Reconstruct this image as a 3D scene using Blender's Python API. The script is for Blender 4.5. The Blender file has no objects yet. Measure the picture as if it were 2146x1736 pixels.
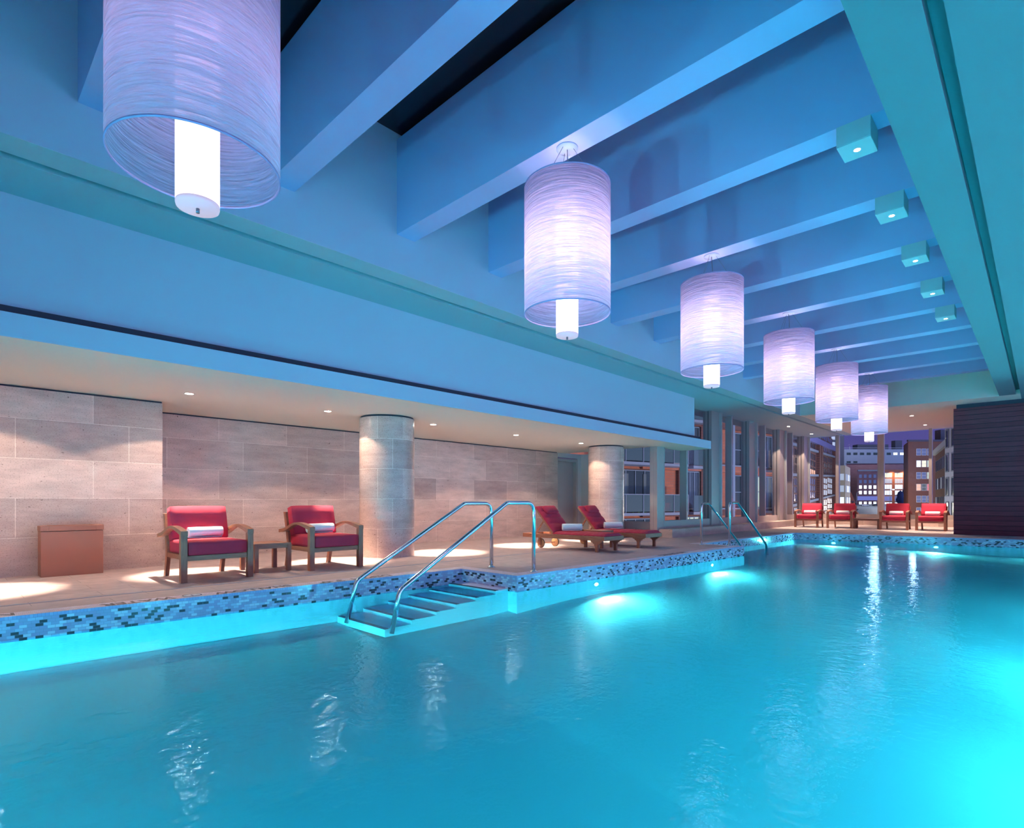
import bpy, bmesh, math, random
from mathutils import Vector, Matrix
random.seed(7)
PI = math.pi
SC = bpy.context.scene
COL = SC.collection

# ------------------------------------------------------------------ camera, sky, exposure
cam_d = bpy.data.cameras.new('camera')
cam = bpy.data.objects.new('camera', cam_d); COL.objects.link(cam)
cam.location = (0, 0, 0.95)
cam.rotation_euler = (PI/2, 0, math.radians(43.728))
cam_d.sensor_width = 36.0
cam_d.lens = 1160.4/2146*36
cam_d.shift_y = (1052-868)/2146
cam_d.clip_start = 0.05; cam_d.clip_end = 2000
SC.camera = cam

SC.view_settings.view_transform = 'Standard'
SC.view_settings.look = 'None'
SC.view_settings.exposure = 0.16
SC.view_settings.gamma = 1.0
SC.view_settings.use_curve_mapping = False
SC.cycles.max_bounces = 8
SC.cycles.diffuse_bounces = 4
SC.cycles.glossy_bounces = 4
SC.cycles.transmission_bounces = 4
SC.cycles.transparent_max_bounces = 16
SC.cycles.sample_clamp_indirect = 25.0
SC.cycles.caustics_reflective = False
SC.cycles.caustics_refractive = False
SC.cycles.use_denoising = True

AFTERGLOW = (0.74, 0.92, 2.0)
W = bpy.data.worlds.new('dusk_sky'); SC.world = W; W.use_nodes = True
nt = W.node_tree; nt.nodes.clear()
o_ = nt.nodes.new('ShaderNodeOutputWorld'); bg = nt.nodes.new('ShaderNodeBackground')
tc = nt.nodes.new('ShaderNodeTexCoord'); sp = nt.nodes.new('ShaderNodeSeparateXYZ'); cr = nt.nodes.new('ShaderNodeValToRGB')
nt.links.new(tc.outputs['Generated'], sp.inputs[0]); nt.links.new(sp.outputs['Z'], cr.inputs[0])
cr.color_ramp.elements[0].position = 0.0; cr.color_ramp.elements[0].color = (0.115, 0.085, 0.30, 1)
cr.color_ramp.elements[1].position = 0.45; cr.color_ramp.elements[1].color = (0.015, 0.02, 0.07, 1)
e = cr.color_ramp.elements.new(0.14); e.color = (0.075, 0.07, 0.29, 1)
# violet afterglow low in the sky on the +x side of the building
mr = nt.nodes.new('ShaderNodeMapRange'); mr.interpolation_type = 'SMOOTHSTEP'; mr.inputs['From Min'].default_value = 0.15; mr.inputs['From Max'].default_value = 0.75
nt.links.new(sp.outputs['X'], mr.inputs['Value'])
mz = nt.nodes.new('ShaderNodeMapRange'); mz.interpolation_type = 'SMOOTHSTEP'; mz.inputs['From Min'].default_value = 0.75; mz.inputs['From Max'].default_value = 0.10
nt.links.new(sp.outputs['Z'], mz.inputs['Value'])
ml = nt.nodes.new('ShaderNodeMath'); ml.operation = 'MULTIPLY'; nt.links.new(mr.outputs[0], ml.inputs[0]); nt.links.new(mz.outputs[0], ml.inputs[1])
mg = nt.nodes.new('ShaderNodeMix'); mg.data_type = 'RGBA'; mg.inputs[7].default_value = (*AFTERGLOW, 1)
nt.links.new(ml.outputs[0], mg.inputs[0]); nt.links.new(cr.outputs[0], mg.inputs[6])
nt.links.new(mg.outputs[2], bg.inputs[0]); bg.inputs[1].default_value = 1.0
nt.links.new(bg.outputs[0], o_.inputs[0])

def lamp(kind, name, loc, energy, color, rot=None, **kw):
    l = bpy.data.lights.new(name, kind); l.energy = energy; l.color = color
    for k, v in kw.items(): setattr(l, k, v)
    o = bpy.data.objects.new(name, l); COL.objects.link(o); o.location = loc
    if rot: o.rotation_euler = rot
    return o

POOL_C = (0.55, 0.86, 1.0)
POOL_W = 170.0
POOL_SPOTS = [(-4.60, 6.80, -0.275), (-4.55, 10.50, -0.285), (-4.42, 18.10, -0.265), (-2.04, 18.32, -0.265), (0.40, 18.5, -0.265),
              ]
for i, p in enumerate(POOL_SPOTS):          # the wall fixtures, the last added out of view, shine across the floor
    lamp('SPOT', 'underwater_glow', p, POOL_W, (1.0, 0.97, 0.95), rot=(0, math.radians(-78), 0) if i < 2 else (math.radians(-78), 0, 0),
         spot_size=math.radians(180), spot_blend=0.35, shadow_soft_size=0.05)
# unseen lamps added along the opposite side and near end to brighten pool and ceiling
DEEP_W = 1600.0
for p, k_ in [((2.3, 16.3, -0.62), 0.55), ((2.3, 13.0, -0.95), 1.0), ((2.3, 9.5, -1.0), 1.1), ((2.3, 6.0, -1.0), 0.85), ((2.3, 2.5, -1.0), 0.5), ((2.3, -1.0, -1.0), 0.45)]:
    lamp('SPOT', 'underwater_glow', p, DEEP_W*k_, POOL_C, rot=(0, math.radians(42), 0), spot_size=math.radians(142), spot_blend=1.0, shadow_soft_size=0.12)
for p in [(-1.0, -3.6, -0.85), (-2.8, -3.6, -0.6), (-4.6, -3.6, -0.36)]:
    lamp('SPOT', 'underwater_glow', p, 1250.0, POOL_C, rot=(math.radians(70), 0, 0), spot_size=math.radians(140), spot_blend=1.0, shadow_soft_size=0.12)
WARM = (1.0, 0.80, 0.60)

# ------------------------------------------------------------------ materials
MATS = {}
def nodes(name):
    m = bpy.data.materials.new(name); m.use_nodes = True
    t = m.node_tree; b = t.nodes['Principled BSDF']
    MATS[name] = m
    return m, t, b
def N(t, typ, **kw):
    n = t.nodes.new(typ)
    for k, v in kw.items():
        if k in n.inputs.keys() if hasattr(n.inputs, 'keys') else False: n.inputs[k].default_value = v
        else: setattr(n, k, v)
    return n
def simple(name, col, rough=0.5, metal=0.0, spec=0.5, noise=None, bump=None, coord='Object'):
    m, t, b = nodes(name)
    b.inputs['Base Color'].default_value = (*col, 1); b.inputs['Roughness'].default_value = rough
    b.inputs['Metallic'].default_value = metal; b.inputs['Specular IOR Level'].default_value = spec
    c = t.nodes.new('ShaderNodeTexCoord')
    if noise:                                   # (scale, amount)
        n = t.nodes.new('ShaderNodeTexNoise'); n.inputs['Scale'].default_value = noise[0]; n.inputs['Detail'].default_value = 5
        t.links.new(c.outputs[coord], n.inputs['Vector'])
        mx = t.nodes.new('ShaderNodeMix'); mx.data_type = 'RGBA'
        mx.inputs[6].default_value = (*[v*(1-noise[1]) for v in col], 1); mx.inputs[7].default_value = (*[min(1, v*(1+noise[1])) for v in col], 1)
        t.links.new(n.outputs['Fac'], mx.inputs[0]); t.links.new(mx.outputs[2], b.inputs['Base Color'])
    if bump:                                    # (scale, strength, distance)
        n = t.nodes.new('ShaderNodeTexNoise'); n.inputs['Scale'].default_value = bump[0]; n.inputs['Detail'].default_value = 4
        t.links.new(c.outputs[coord], n.inputs['Vector'])
        bp = t.nodes.new('ShaderNodeBump'); bp.inputs['Strength'].default_value = bump[1]; bp.inputs['Distance'].default_value = bump[2]
        t.links.new(n.outputs['Fac'], bp.inputs['Height']); t.links.new(bp.outputs[0], b.inputs['Normal'])
    return m
def emit(name, col, s, base=(0.8, 0.8, 0.8)):
    m, t, b = nodes(name)
    b.inputs['Base Color'].default_value = (*base, 1)
    b.inputs['Emission Color'].default_value = (*col, 1); b.inputs['Emission Strength'].default_value = s
    return m
def ramp(t, stops, interp='LINEAR'):
    r = t.nodes.new('ShaderNodeValToRGB'); r.color_ramp.interpolation = interp
    el = r.color_ramp.elements
    while len(el) > 1: el.remove(el[-1])
    el[0].position, el[0].color = stops[0][0], (*stops[0][1], 1)
    for p, c in stops[1:]:
        e = el.new(p); e.color = (*c, 1)
    return r
def vec(t, source, order, off=(0, 0)):
    """a 2D texture vector from two axes of the given coordinates, e.g. order 'YZ'"""
    c = t.nodes.new('ShaderNodeTexCoord'); s = t.nodes.new('ShaderNodeSeparateXYZ'); k = t.nodes.new('ShaderNodeCombineXYZ')
    t.links.new(c.outputs[source], s.inputs[0])
    for i, a in enumerate(order):
        ad = t.nodes.new('ShaderNodeMath'); ad.operation = 'ADD'; ad.inputs[1].default_value = off[i]
        t.links.new(s.outputs[a], ad.inputs[0]); t.links.new(ad.outputs[0], k.inputs[i])
    return k.outputs[0]
def brick(t, v, w, h, mortar, c1, c2, cm, offset=0.5, bias=0.0):
    b = t.nodes.new('ShaderNodeTexBrick'); b.offset = offset; b.squash = 1.0
    b.inputs['Scale'].default_value = 1.0; b.inputs['Brick Width'].default_value = w; b.inputs['Row Height'].default_value = h
    b.inputs['Mortar Size'].default_value = mortar; b.inputs['Mortar Smooth'].default_value = 0.1; b.inputs['Bias'].default_value = bias
    b.inputs['Color1'].default_value = (*c1, 1); b.inputs['Color2'].default_value = (*c2, 1); b.inputs['Mortar'].default_value = (*cm, 1)
    t.links.new(v, b.inputs['Vector'])
    return b
def mixc(t, a, b, fac, mode='MIX'):
    m = t.nodes.new('ShaderNodeMix'); m.data_type = 'RGBA'; m.blend_type = mode
    for s, i in ((a, 6), (b, 7)):
        if isinstance(s, tuple): m.inputs[i].default_value = (*s, 1)
        else: t.links.new(s, m.inputs[i])
    if isinstance(fac, (int, float)): m.inputs[0].default_value = fac
    else: t.links.new(fac, m.inputs[0])
    return m.outputs[2]

def travertine(name, order='YZ', off=(0, 0), source='Object', w=1.21, h=0.51, mortar=0.004, gloss=0.45):
    m, t, b = nodes(name)
    v = vec(t, source, order, off)
    br = brick(t, v, w, h, mortar, (0.50, 0.36, 0.335), (0.70, 0.525, 0.49), (0.80, 0.67, 0.62), offset=0.34)
    c = t.nodes.new('ShaderNodeTexCoord'); mp = t.nodes.new('ShaderNodeMapping'); mp.inputs['Scale'].default_value = (1.2, 1.2, 5.0)
    t.links.new(c.outputs['Object'], mp.inputs[0])
    n1 = t.nodes.new('ShaderNodeTexNoise'); n1.inputs['Scale'].default_value = 1.5; n1.inputs['Detail'].default_value = 8; n1.inputs['Roughness'].default_value = 0.7
    t.links.new(mp.outputs[0], n1.inputs['Vector'])
    r1 = ramp(t, [(0.32, (0.80, 0.77, 0.74)), (0.66, (1.12, 1.10, 1.07))]); t.links.new(n1.outputs['Fac'], r1.inputs[0])
    col = mixc(t, br.outputs['Color'], r1.outputs[0], 1.0, 'MULTIPLY')
    mp2 = t.nodes.new('ShaderNodeMapping'); mp2.inputs['Scale'].default_value = (1, 1, 1.8); t.links.new(c.outputs['Object'], mp2.inputs[0])
    n2 = t.nodes.new('ShaderNodeTexNoise'); n2.inputs['Scale'].default_value = 60; n2.inputs['Detail'].default_value = 3
    t.links.new(mp2.outputs[0], n2.inputs['Vector'])
    r2 = ramp(t, [(0.34, (0.70, 0.66, 0.62)), (0.44, (1, 1, 1))]); t.links.new(n2.outputs['Fac'], r2.inputs[0])
    col = mixc(t, col, r2.outputs[0], 1.0, 'MULTIPLY')
    n3 = t.nodes.new('ShaderNodeTexNoise'); n3.inputs['Scale'].default_value = 19; n3.inputs['Detail'].default_value = 2
    t.links.new(mp2.outputs[0], n3.inputs['Vector'])
    r3 = ramp(t, [(0.245, (0.35, 0.30, 0.28)), (0.275, (1, 1, 1))]); t.links.new(n3.outputs['Fac'], r3.inputs[0])
    col = mixc(t, col, r3.outputs[0], 1.0, 'MULTIPLY')
    t.links.new(col, b.inputs['Base Color']); b.inputs['Roughness'].default_value = gloss
    bp = t.nodes.new('ShaderNodeBump'); bp.inputs['Strength'].default_value = 0.25; bp.inputs['Distance'].default_value = 0.002
    t.links.new(n2.outputs['Fac'], bp.inputs['Height']); t.links.new(bp.outputs[0], b.inputs['Normal'])
    return m
travertine('stone_near', 'YZ', (-0.72, 0.023))
travertine('stone_far', 'YZ', (-0.25, 0.023))
travertine('stone_side', 'XZ', (0, 0.023))
travertine('stone_column', 'XY', (0.1, 0.0), source='UV', w=0.75, h=0.51, gloss=0.22)
travertine('stone_plinth', 'YZ', (0, 0.3), h=0.9, gloss=0.4)
travertine('stone_plinth_far', 'XZ', (0, 0.3), h=0.9, gloss=0.4)

def deck_mat():
    m, t, b = nodes('deck_stone')
    v = vec(t, 'Object', 'YX', (0.3, 0.04))
    br = brick(t, v, 0.92, 0.30, 0.003, (0.44, 0.325, 0.335), (0.50, 0.38, 0.385), (0.24, 0.18, 0.18), offset=0.37)
    n = t.nodes.new('ShaderNodeTexNoise'); n.inputs['Scale'].default_value = 7; n.inputs['Detail'].default_value = 7
    c = t.nodes.new('ShaderNodeTexCoord'); t.links.new(c.outputs['Object'], n.inputs['Vector'])
    r = ramp(t, [(0.35, (0.88, 0.88, 0.88)), (0.65, (1.08, 1.07, 1.05))]); t.links.new(n.outputs['Fac'], r.inputs[0])
    t.links.new(mixc(t, br.outputs['Color'], r.outputs[0], 1.0, 'MULTIPLY'), b.inputs['Base Color'])
    b.inputs['Roughness'].default_value = 0.55
deck_mat()

def mosaic(name, w, h, stops, mortar_c, rough=0.12, mortar=0.0012, coat=0.0):
    m, t, b = nodes(name)
    v = vec(t, 'UV', 'XY')
    br = brick(t, v, w, h, mortar, (0, 0, 0), (1, 1, 1), (0, 0, 0), offset=0.5)
    r = ramp(t, stops, 'CONSTANT'); t.links.new(br.outputs['Color'], r.inputs[0])
    t.links.new(mixc(t, r.outputs[0], mortar_c, br.outputs['Fac']), b.inputs['Base Color'])
    b.inputs['Roughness'].default_value = rough
    bp = t.nodes.new('ShaderNodeBump'); bp.inputs['Strength'].default_value = 0.4; bp.inputs['Distance'].default_value = 0.001; bp.invert = True
    t.links.new(br.outputs['Fac'], bp.inputs['Height']); t.links.new(bp.outputs[0], b.inputs['Normal'])
mosaic('waterline_tile', 0.052, 0.026, [(0, (0.05, 0.04, 0.05)), (0.17, (0.38, 0.33, 0.50)), (0.48, (0.46, 0.46, 0.64)), (0.72, (0.60, 0.60, 0.72)), (0.88, (0.40, 0.31, 0.50))], (0.26, 0.25, 0.36))
mosaic('tile_border', 0.026, 0.026, [(0, (0.36, 0.33, 0.56)), (0.5, (0.42, 0.38, 0.60))], (0.25, 0.22, 0.38))
mosaic('coping_tile', 0.026, 0.026, [(0, (0.70, 0.62, 0.72)), (0.35, (0.82, 0.74, 0.84)), (0.7, (0.76, 0.68, 0.78))], (0.42, 0.36, 0.46), rough=0.35)

simple('paint_ceiling', (0.54, 0.57, 0.70), 0.7)
simple('paint_beam', (0.45, 0.46, 0.74), 0.7)
simple('paint_soffit_shaded', (0.12, 0.20, 0.23), 0.7)  # soffit paint darkened for the right side, its shade put into the colour
simple('paint_soffit', (0.38, 0.52, 0.57), 0.7)
simple('paint_canopy', (0.80, 0.73, 0.63), 0.75)
simple('paint_wall', (0.66, 0.60, 0.58), 0.7)
simple('door_paint', (0.48, 0.40, 0.38), 0.45)
simple('shadow_gap', (0.035, 0.03, 0.06), 0.6)
simple('skylight_glass', (0.012, 0.010, 0.014), 0.25)
simple('mullion_metal', (0.47, 0.385, 0.375), 0.5, 0.1)
simple('mullion_edge', (0.62, 0.60, 0.60), 0.3, 0.4)
simple('gasket', (0.04, 0.04, 0.045), 0.5)
simple('steel', (0.80, 0.80, 0.80), 0.14, 1.0)
simple('steel_wire', (0.20, 0.20, 0.26), 0.35, 0.8)
simple('cushion_red', (0.46, 0.018, 0.055), 0.85, noise=(6, 0.12), bump=(220, 0.25, 0.002))
simple('towel_white', (0.85, 0.82, 0.84), 0.95, bump=(260, 0.9, 0.006))
simple('terracotta', (0.36, 0.135, 0.085), 0.42, noise=(3, 0.05))
simple('drain_metal', (0.30, 0.32, 0.42), 0.4, 0.3)
simple('letter_black', (0.05, 0.04, 0.045), 0.4)
simple('nosing_dark', (0.02, 0.03, 0.09), 0.4)
simple('tread_tile', (0.68, 0.68, 0.92), 0.4, noise=(14, 0.1))
simple('box_metal', (0.52, 0.55, 0.60), 0.5)
simple('wheel_wood', (0.56, 0.30, 0.14), 0.45, noise=(12, 0.1))
simple('rubber', (0.03, 0.03, 0.03), 0.7)

def plaster():
    m, t, b = nodes('pool_plaster')
    c = t.nodes.new('ShaderNodeTexCoord'); n = t.nodes.new('ShaderNodeTexNoise'); n.inputs['Scale'].default_value = 1.2; n.inputs['Detail'].default_value = 3
    t.links.new(c.outputs['Object'], n.inputs['Vector'])
    t.links.new(mixc(t, (0.46, 0.87, 0.91), (0.54, 0.93, 0.95), n.outputs['Fac']), b.inputs['Base Color'])
    b.inputs['Roughness'].default_value = 0.7
plaster()

def wood(name, c1, c2, rough=0.5, stretch=(1, 12, 12)):
    m, t, b = nodes(name)
    c = t.nodes.new('ShaderNodeTexCoord'); mp = t.nodes.new('ShaderNodeMapping'); mp.inputs['Scale'].default_value = stretch
    t.links.new(c.outputs['Object'], mp.inputs[0])
    n = t.nodes.new('ShaderNodeTexNoise'); n.inputs['Scale'].default_value = 4; n.inputs['Detail'].default_value = 8; n.inputs['Distortion'].default_value = 0.6
    t.links.new(mp.outputs[0], n.inputs['Vector'])
    r = ramp(t, [(0.32, c1), (0.68, c2)]); t.links.new(n.outputs['Fac'], r.inputs[0])
    t.links.new(r.outputs[0], b.inputs['Base Color']); b.inputs['Roughness'].default_value = rough
    bp = t.nodes.new('ShaderNodeBump'); bp.inputs['Strength'].default_value = 0.15; bp.inputs['Distance'].default_value = 0.002
    t.links.new(n.outputs['Fac'], bp.inputs['Height']); t.links.new(bp.outputs[0], b.inputs['Normal'])
wood('teak_x', (0.27, 0.095, 0.060), (0.40, 0.160, 0.095), 0.42, (1.5, 14, 14))
wood('teak_y', (0.27, 0.095, 0.060), (0.40, 0.160, 0.095), 0.42, (14, 1.5, 14))
wood('teak_z', (0.27, 0.095, 0.060), (0.40, 0.160, 0.095), 0.42, (14, 14, 1.5))

def siding():
    m, t, b = nodes('dark_siding')
    v = vec(t, 'Object', 'XZ', (2.0, 0.0))
    br = brick(t, v, 1.7, 0.138, 0.006, (0.16, 0.034, 0.052), (0.20, 0.045, 0.066), (0.012, 0.008, 0.012), offset=0.0)
    c = t.nodes.new('ShaderNodeTexCoord'); mp = t.nodes.new('ShaderNodeMapping'); mp.inputs['Scale'].default_value = (1, 1, 20)
    t.links.new(c.outputs['Object'], mp.inputs[0])
    n = t.nodes.new('ShaderNodeTexNoise'); n.inputs['Scale'].default_value = 3; n.inputs['Detail'].default_value = 6; t.links.new(mp.outputs[0], n.inputs['Vector'])
    r = ramp(t, [(0.3, (0.8, 0.8, 0.8)), (0.7, (1.15, 1.15, 1.15))]); t.links.new(n.outputs['Fac'], r.inputs[0])
    t.links.new(mixc(t, br.outputs['Color'], r.outputs[0], 1.0, 'MULTIPLY'), b.inputs['Base Color'])
    b.inputs['Roughness'].default_value = 0.6; b.inputs['Specular IOR Level'].default_value = 0.25
    bp = t.nodes.new('ShaderNodeBump'); bp.inputs['Strength'].default_value = 0.8; bp.inputs['Distance'].default_value = 0.01; bp.invert = True
    t.links.new(br.outputs['Fac'], bp.inputs['Height']); t.links.new(bp.outputs[0], b.inputs['Normal'])
siding()

def water():
    m = bpy.data.materials.new('pool_water'); m.use_nodes = True; t = m.node_tree; t.nodes.clear(); MATS['pool_water'] = m
    o = t.nodes.new('ShaderNodeOutputMaterial'); tr = t.nodes.new('ShaderNodeBsdfTransparent'); gl = t.nodes.new('ShaderNodeBsdfGlossy')
    mx = t.nodes.new('ShaderNodeMixShader'); fr = t.nodes.new('ShaderNodeFresnel'); fr.inputs['IOR'].default_value = 1.22
    tr.inputs[0].default_value = (0.09, 0.82, 0.96, 1)
    gl.inputs['Color'].default_value = (0.50, 0.80, 1, 1); gl.inputs['Roughness'].default_value = 0.06
    c = t.nodes.new('ShaderNodeTexCoord'); n = t.nodes.new('ShaderNodeTexNoise'); n.inputs['Scale'].default_value = 13; n.inputs['Detail'].default_value = 3
    n2 = t.nodes.new('ShaderNodeTexNoise'); n2.inputs['Scale'].default_value = 1.3; n2.inputs['Detail'].default_value = 1
    t.links.new(c.outputs['Object'], n.inputs['Vector']); t.links.new(c.outputs['Object'], n2.inputs['Vector'])
    ad = t.nodes.new('ShaderNodeMath'); ad.operation = 'MULTIPLY_ADD'; ad.inputs[1].default_value = 2.2
    t.links.new(n2.outputs['Fac'], ad.inputs[0]); t.links.new(n.outputs['Fac'], ad.inputs[2])
    bp = t.nodes.new('ShaderNodeBump'); bp.inputs['Strength'].default_value = 0.8; bp.inputs['Distance'].default_value = 0.0065
    t.links.new(ad.outputs[0], bp.inputs['Height'])
    t.links.new(bp.outputs[0], gl.inputs['Normal'])
    t.links.new(fr.outputs[0], mx.inputs[0]); t.links.new(tr.outputs[0], mx.inputs[1]); t.links.new(gl.outputs[0], mx.inputs[2])
    t.links.new(mx.outputs[0], o.inputs[0])
water()

def glass():
    m = bpy.data.materials.new('window_glass'); m.use_nodes = True; t = m.node_tree; t.nodes.clear(); MATS['window_glass'] = m
    o = t.nodes.new('ShaderNodeOutputMaterial'); tr = t.nodes.new('ShaderNodeBsdfTransparent'); gl = t.nodes.new('ShaderNodeBsdfGlossy')
    mx = t.nodes.new('ShaderNodeMixShader'); lw = t.nodes.new('ShaderNodeLayerWeight'); lw.inputs[0].default_value = 0.5
    pw = t.nodes.new('ShaderNodeMath'); pw.operation = 'POWER'; pw.inputs[1].default_value = 5.0; t.links.new(lw.outputs['Facing'], pw.inputs[0])
    fr = t.nodes.new('ShaderNodeMath'); fr.operation = 'MULTIPLY_ADD'; fr.inputs[1].default_value = 0.6; fr.inputs[2].default_value = 0.03; t.links.new(pw.outputs[0], fr.inputs[0])
    tr.inputs[0].default_value = (0.92, 0.95, 0.95, 1); gl.inputs['Roughness'].default_value = 0.02; gl.inputs['Color'].default_value = (0.6, 0.6, 0.6, 1)
    t.links.new(fr.outputs[0], mx.inputs[0]); t.links.new(tr.outputs[0], mx.inputs[1]); t.links.new(gl.outputs[0], mx.inputs[2]); t.links.new(mx.outputs[0], o.inputs[0])
glass()

def shade_mat():
    """crinkled mauve film: part see-through, mostly translucent"""
    m = bpy.data.materials.new('lamp_film'); m.use_nodes = True; t = m.node_tree; t.nodes.clear(); MATS['lamp_film'] = m
    o = t.nodes.new('ShaderNodeOutputMaterial')
    tl = t.nodes.new('ShaderNodeBsdfTranslucent'); df = t.nodes.new('ShaderNodeBsdfPrincipled'); tr = t.nodes.new('ShaderNodeBsdfTransparent')
    tl.inputs[0].default_value = (0.90, 0.85, 0.97, 1)
    df.inputs['Base Color'].default_value = (0.52, 0.47, 0.72, 1); df.inputs['Roughness'].default_value = 0.35
    tr.inputs[0].default_value = (0.95, 0.80, 0.95, 1)
    c = t.nodes.new('ShaderNodeTexCoord'); mp = t.nodes.new('ShaderNodeMapping'); mp.inputs['Scale'].default_value = (3.6, 3.6, 66)
    t.links.new(c.outputs['Object'], mp.inputs[0])
    n = t.nodes.new('ShaderNodeTexNoise'); n.inputs['Scale'].default_value = 1.0; n.inputs['Detail'].default_value = 3; n.inputs['Distortion'].default_value = 0.4
    t.links.new(mp.outputs[0], n.inputs['Vector'])
    bp = t.nodes.new('ShaderNodeBump'); bp.inputs['Strength'].default_value = 1.0; bp.inputs['Distance'].default_value = 0.02
    t.links.new(n.outputs['Fac'], bp.inputs['Height'])
    t.links.new(bp.outputs[0], df.inputs['Normal']); t.links.new(bp.outputs[0], tl.inputs['Normal'])
    m1 = t.nodes.new('ShaderNodeMixShader'); m1.inputs[0].default_value = 0.62
    t.links.new(df.outputs[0], m1.inputs[1]); t.links.new(tl.outputs[0], m1.inputs[2])
    r = ramp(t, [(0.40, (0.02, 0.02, 0.02)), (0.62, (0.30, 0.30, 0.30))]); t.links.new(n.outputs['Fac'], r.inputs[0])
    m2 = t.nodes.new('ShaderNodeMixShader'); t.links.new(r.outputs[0], m2.inputs[0])
    t.links.new(m1.outputs[0], m2.inputs[1]); t.links.new(tr.outputs[0], m2.inputs[2])
    t.links.new(m2.outputs[0], o.inputs[0])
shade_mat()
def core(name, peak, low):
    m, t, b = nodes(name); b.inputs['Base Color'].default_value = (0.8, 0.8, 0.8, 1); b.inputs['Emission Color'].default_value = (1.0, 0.90, 0.97, 1)
    c = t.nodes.new('ShaderNodeTexCoord'); q = t.nodes.new('ShaderNodeSeparateXYZ'); t.links.new(c.outputs['Object'], q.inputs[0])
    mr = t.nodes.new('ShaderNodeMapRange'); mr.inputs['From Min'].default_value = -1.74; mr.inputs['From Max'].default_value = -0.46; t.links.new(q.outputs['Z'], mr.inputs['Value'])
    r = ramp(t, [(0.0, (low,)*3), (0.22, (low*1.1,)*3), (0.60, (peak,)*3), (0.82, (peak*0.6,)*3), (1.0, (low*0.3,)*3)]); t.links.new(mr.outputs[0], r.inputs[0])
    t.links.new(r.outputs[0], b.inputs['Emission Strength'])
core('lamp_core', 9.0, 2.4); core('lamp_core_dim', 2.6, 1.3)
emit('lamp_core_cap', (1.0, 0.78, 0.95), 0.42, (0.35, 0.28, 0.36))
simple('lamp_rim', (0.50, 0.36, 0.62), 0.4)
emit('downlight_lens', (1.0, 0.88, 0.72), 190.0); emit('far_lens', (1.0, 0.88, 0.72), 30.0)
emit('box_lens', (1.0, 0.97, 0.90), 14.0)
emit('pool_lens', (0.9, 1.0, 1.0), 20.0)

# city materials
def bricky(name, c1, c2, cm, w=0.6, h=0.2, order='XZ'):
    m, t, b = nodes(name)
    v = vec(t, 'Object', order)
    br = brick(t, v, w, h, 0.02, c1, c2, cm)
    t.links.new(br.outputs['Color'], b.inputs['Base Color']); b.inputs['Roughness'].default_value = 0.85
bricky('brick_orange', (0.44, 0.125, 0.055), (0.54, 0.17, 0.075), (0.34, 0.15, 0.09))
bricky('brick_brown', (0.16, 0.062, 0.038), (0.20, 0.08, 0.048), (0.11, 0.05, 0.04))
bricky('brick_purple', (0.20, 0.09, 0.10), (0.24, 0.11, 0.12), (0.14, 0.07, 0.08), 2, 0.8)
simple('facade_grey', (0.30, 0.33, 0.40), 0.8); simple('facade_pale', (0.55, 0.56, 0.58), 0.8); simple('facade_dark', (0.06, 0.06, 0.09), 0.7)
simple('facade_beige', (0.50, 0.42, 0.28), 0.8); simple('sill_stone', (0.24, 0.27, 0.29), 0.7); simple('roof_violet', (0.16, 0.15, 0.32), 0.6)
simple('frame_grey', (0.22, 0.27, 0.29), 0.5, 0.2)
simple('pane_dark', (0.03, 0.045, 0.045), 0.2, 0, 0.25); simple('pane_blue', (0.16, 0.19, 0.30), 0.2); simple('asphalt', (0.17, 0.20, 0.23), 0.6, noise=(0.05, 0.2))
simple('curtain', (0.14, 0.17, 0.15), 0.8)
simple('balcony_glass', (0.055, 0.10, 0.095), 0.5, 0, 0.3)
simple('chair_green', (0.45, 0.75, 0.08), 0.5)
simple('car_white', (0.65, 0.68, 0.75), 0.3); simple('car_dark', (0.03, 0.03, 0.05), 0.3); simple('pole_grey', (0.4, 0.42, 0.45), 0.5); simple('leaf_dark', (0.04, 0.06, 0.16), 0.8)
emit('lit_white', (0.92, 0.96, 1.0), 1.5, (0.5, 0.5, 0.5)); emit('lit_cool', (0.55, 0.65, 0.85), 0.55, (0.3, 0.3, 0.3)); emit('lit_green', (0.75, 0.95, 0.55), 0.55, (0.3, 0.3, 0.3))
emit('lit_orange', (1.0, 0.42, 0.14), 0.9, (0.3, 0.3, 0.3)); emit('lit_yellow', (1.0, 0.85, 0.45), 1.1, (0.3, 0.3, 0.3)); emit('lit_red', (1.0, 0.18, 0.20), 0.8, (0.3, 0.1, 0.1))
emit('street_bulb', (1.0, 0.98, 0.95), 12.0); emit('lit_blue', (0.25, 0.28, 0.75), 0.5, (0.1, 0.1, 0.3))

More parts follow.
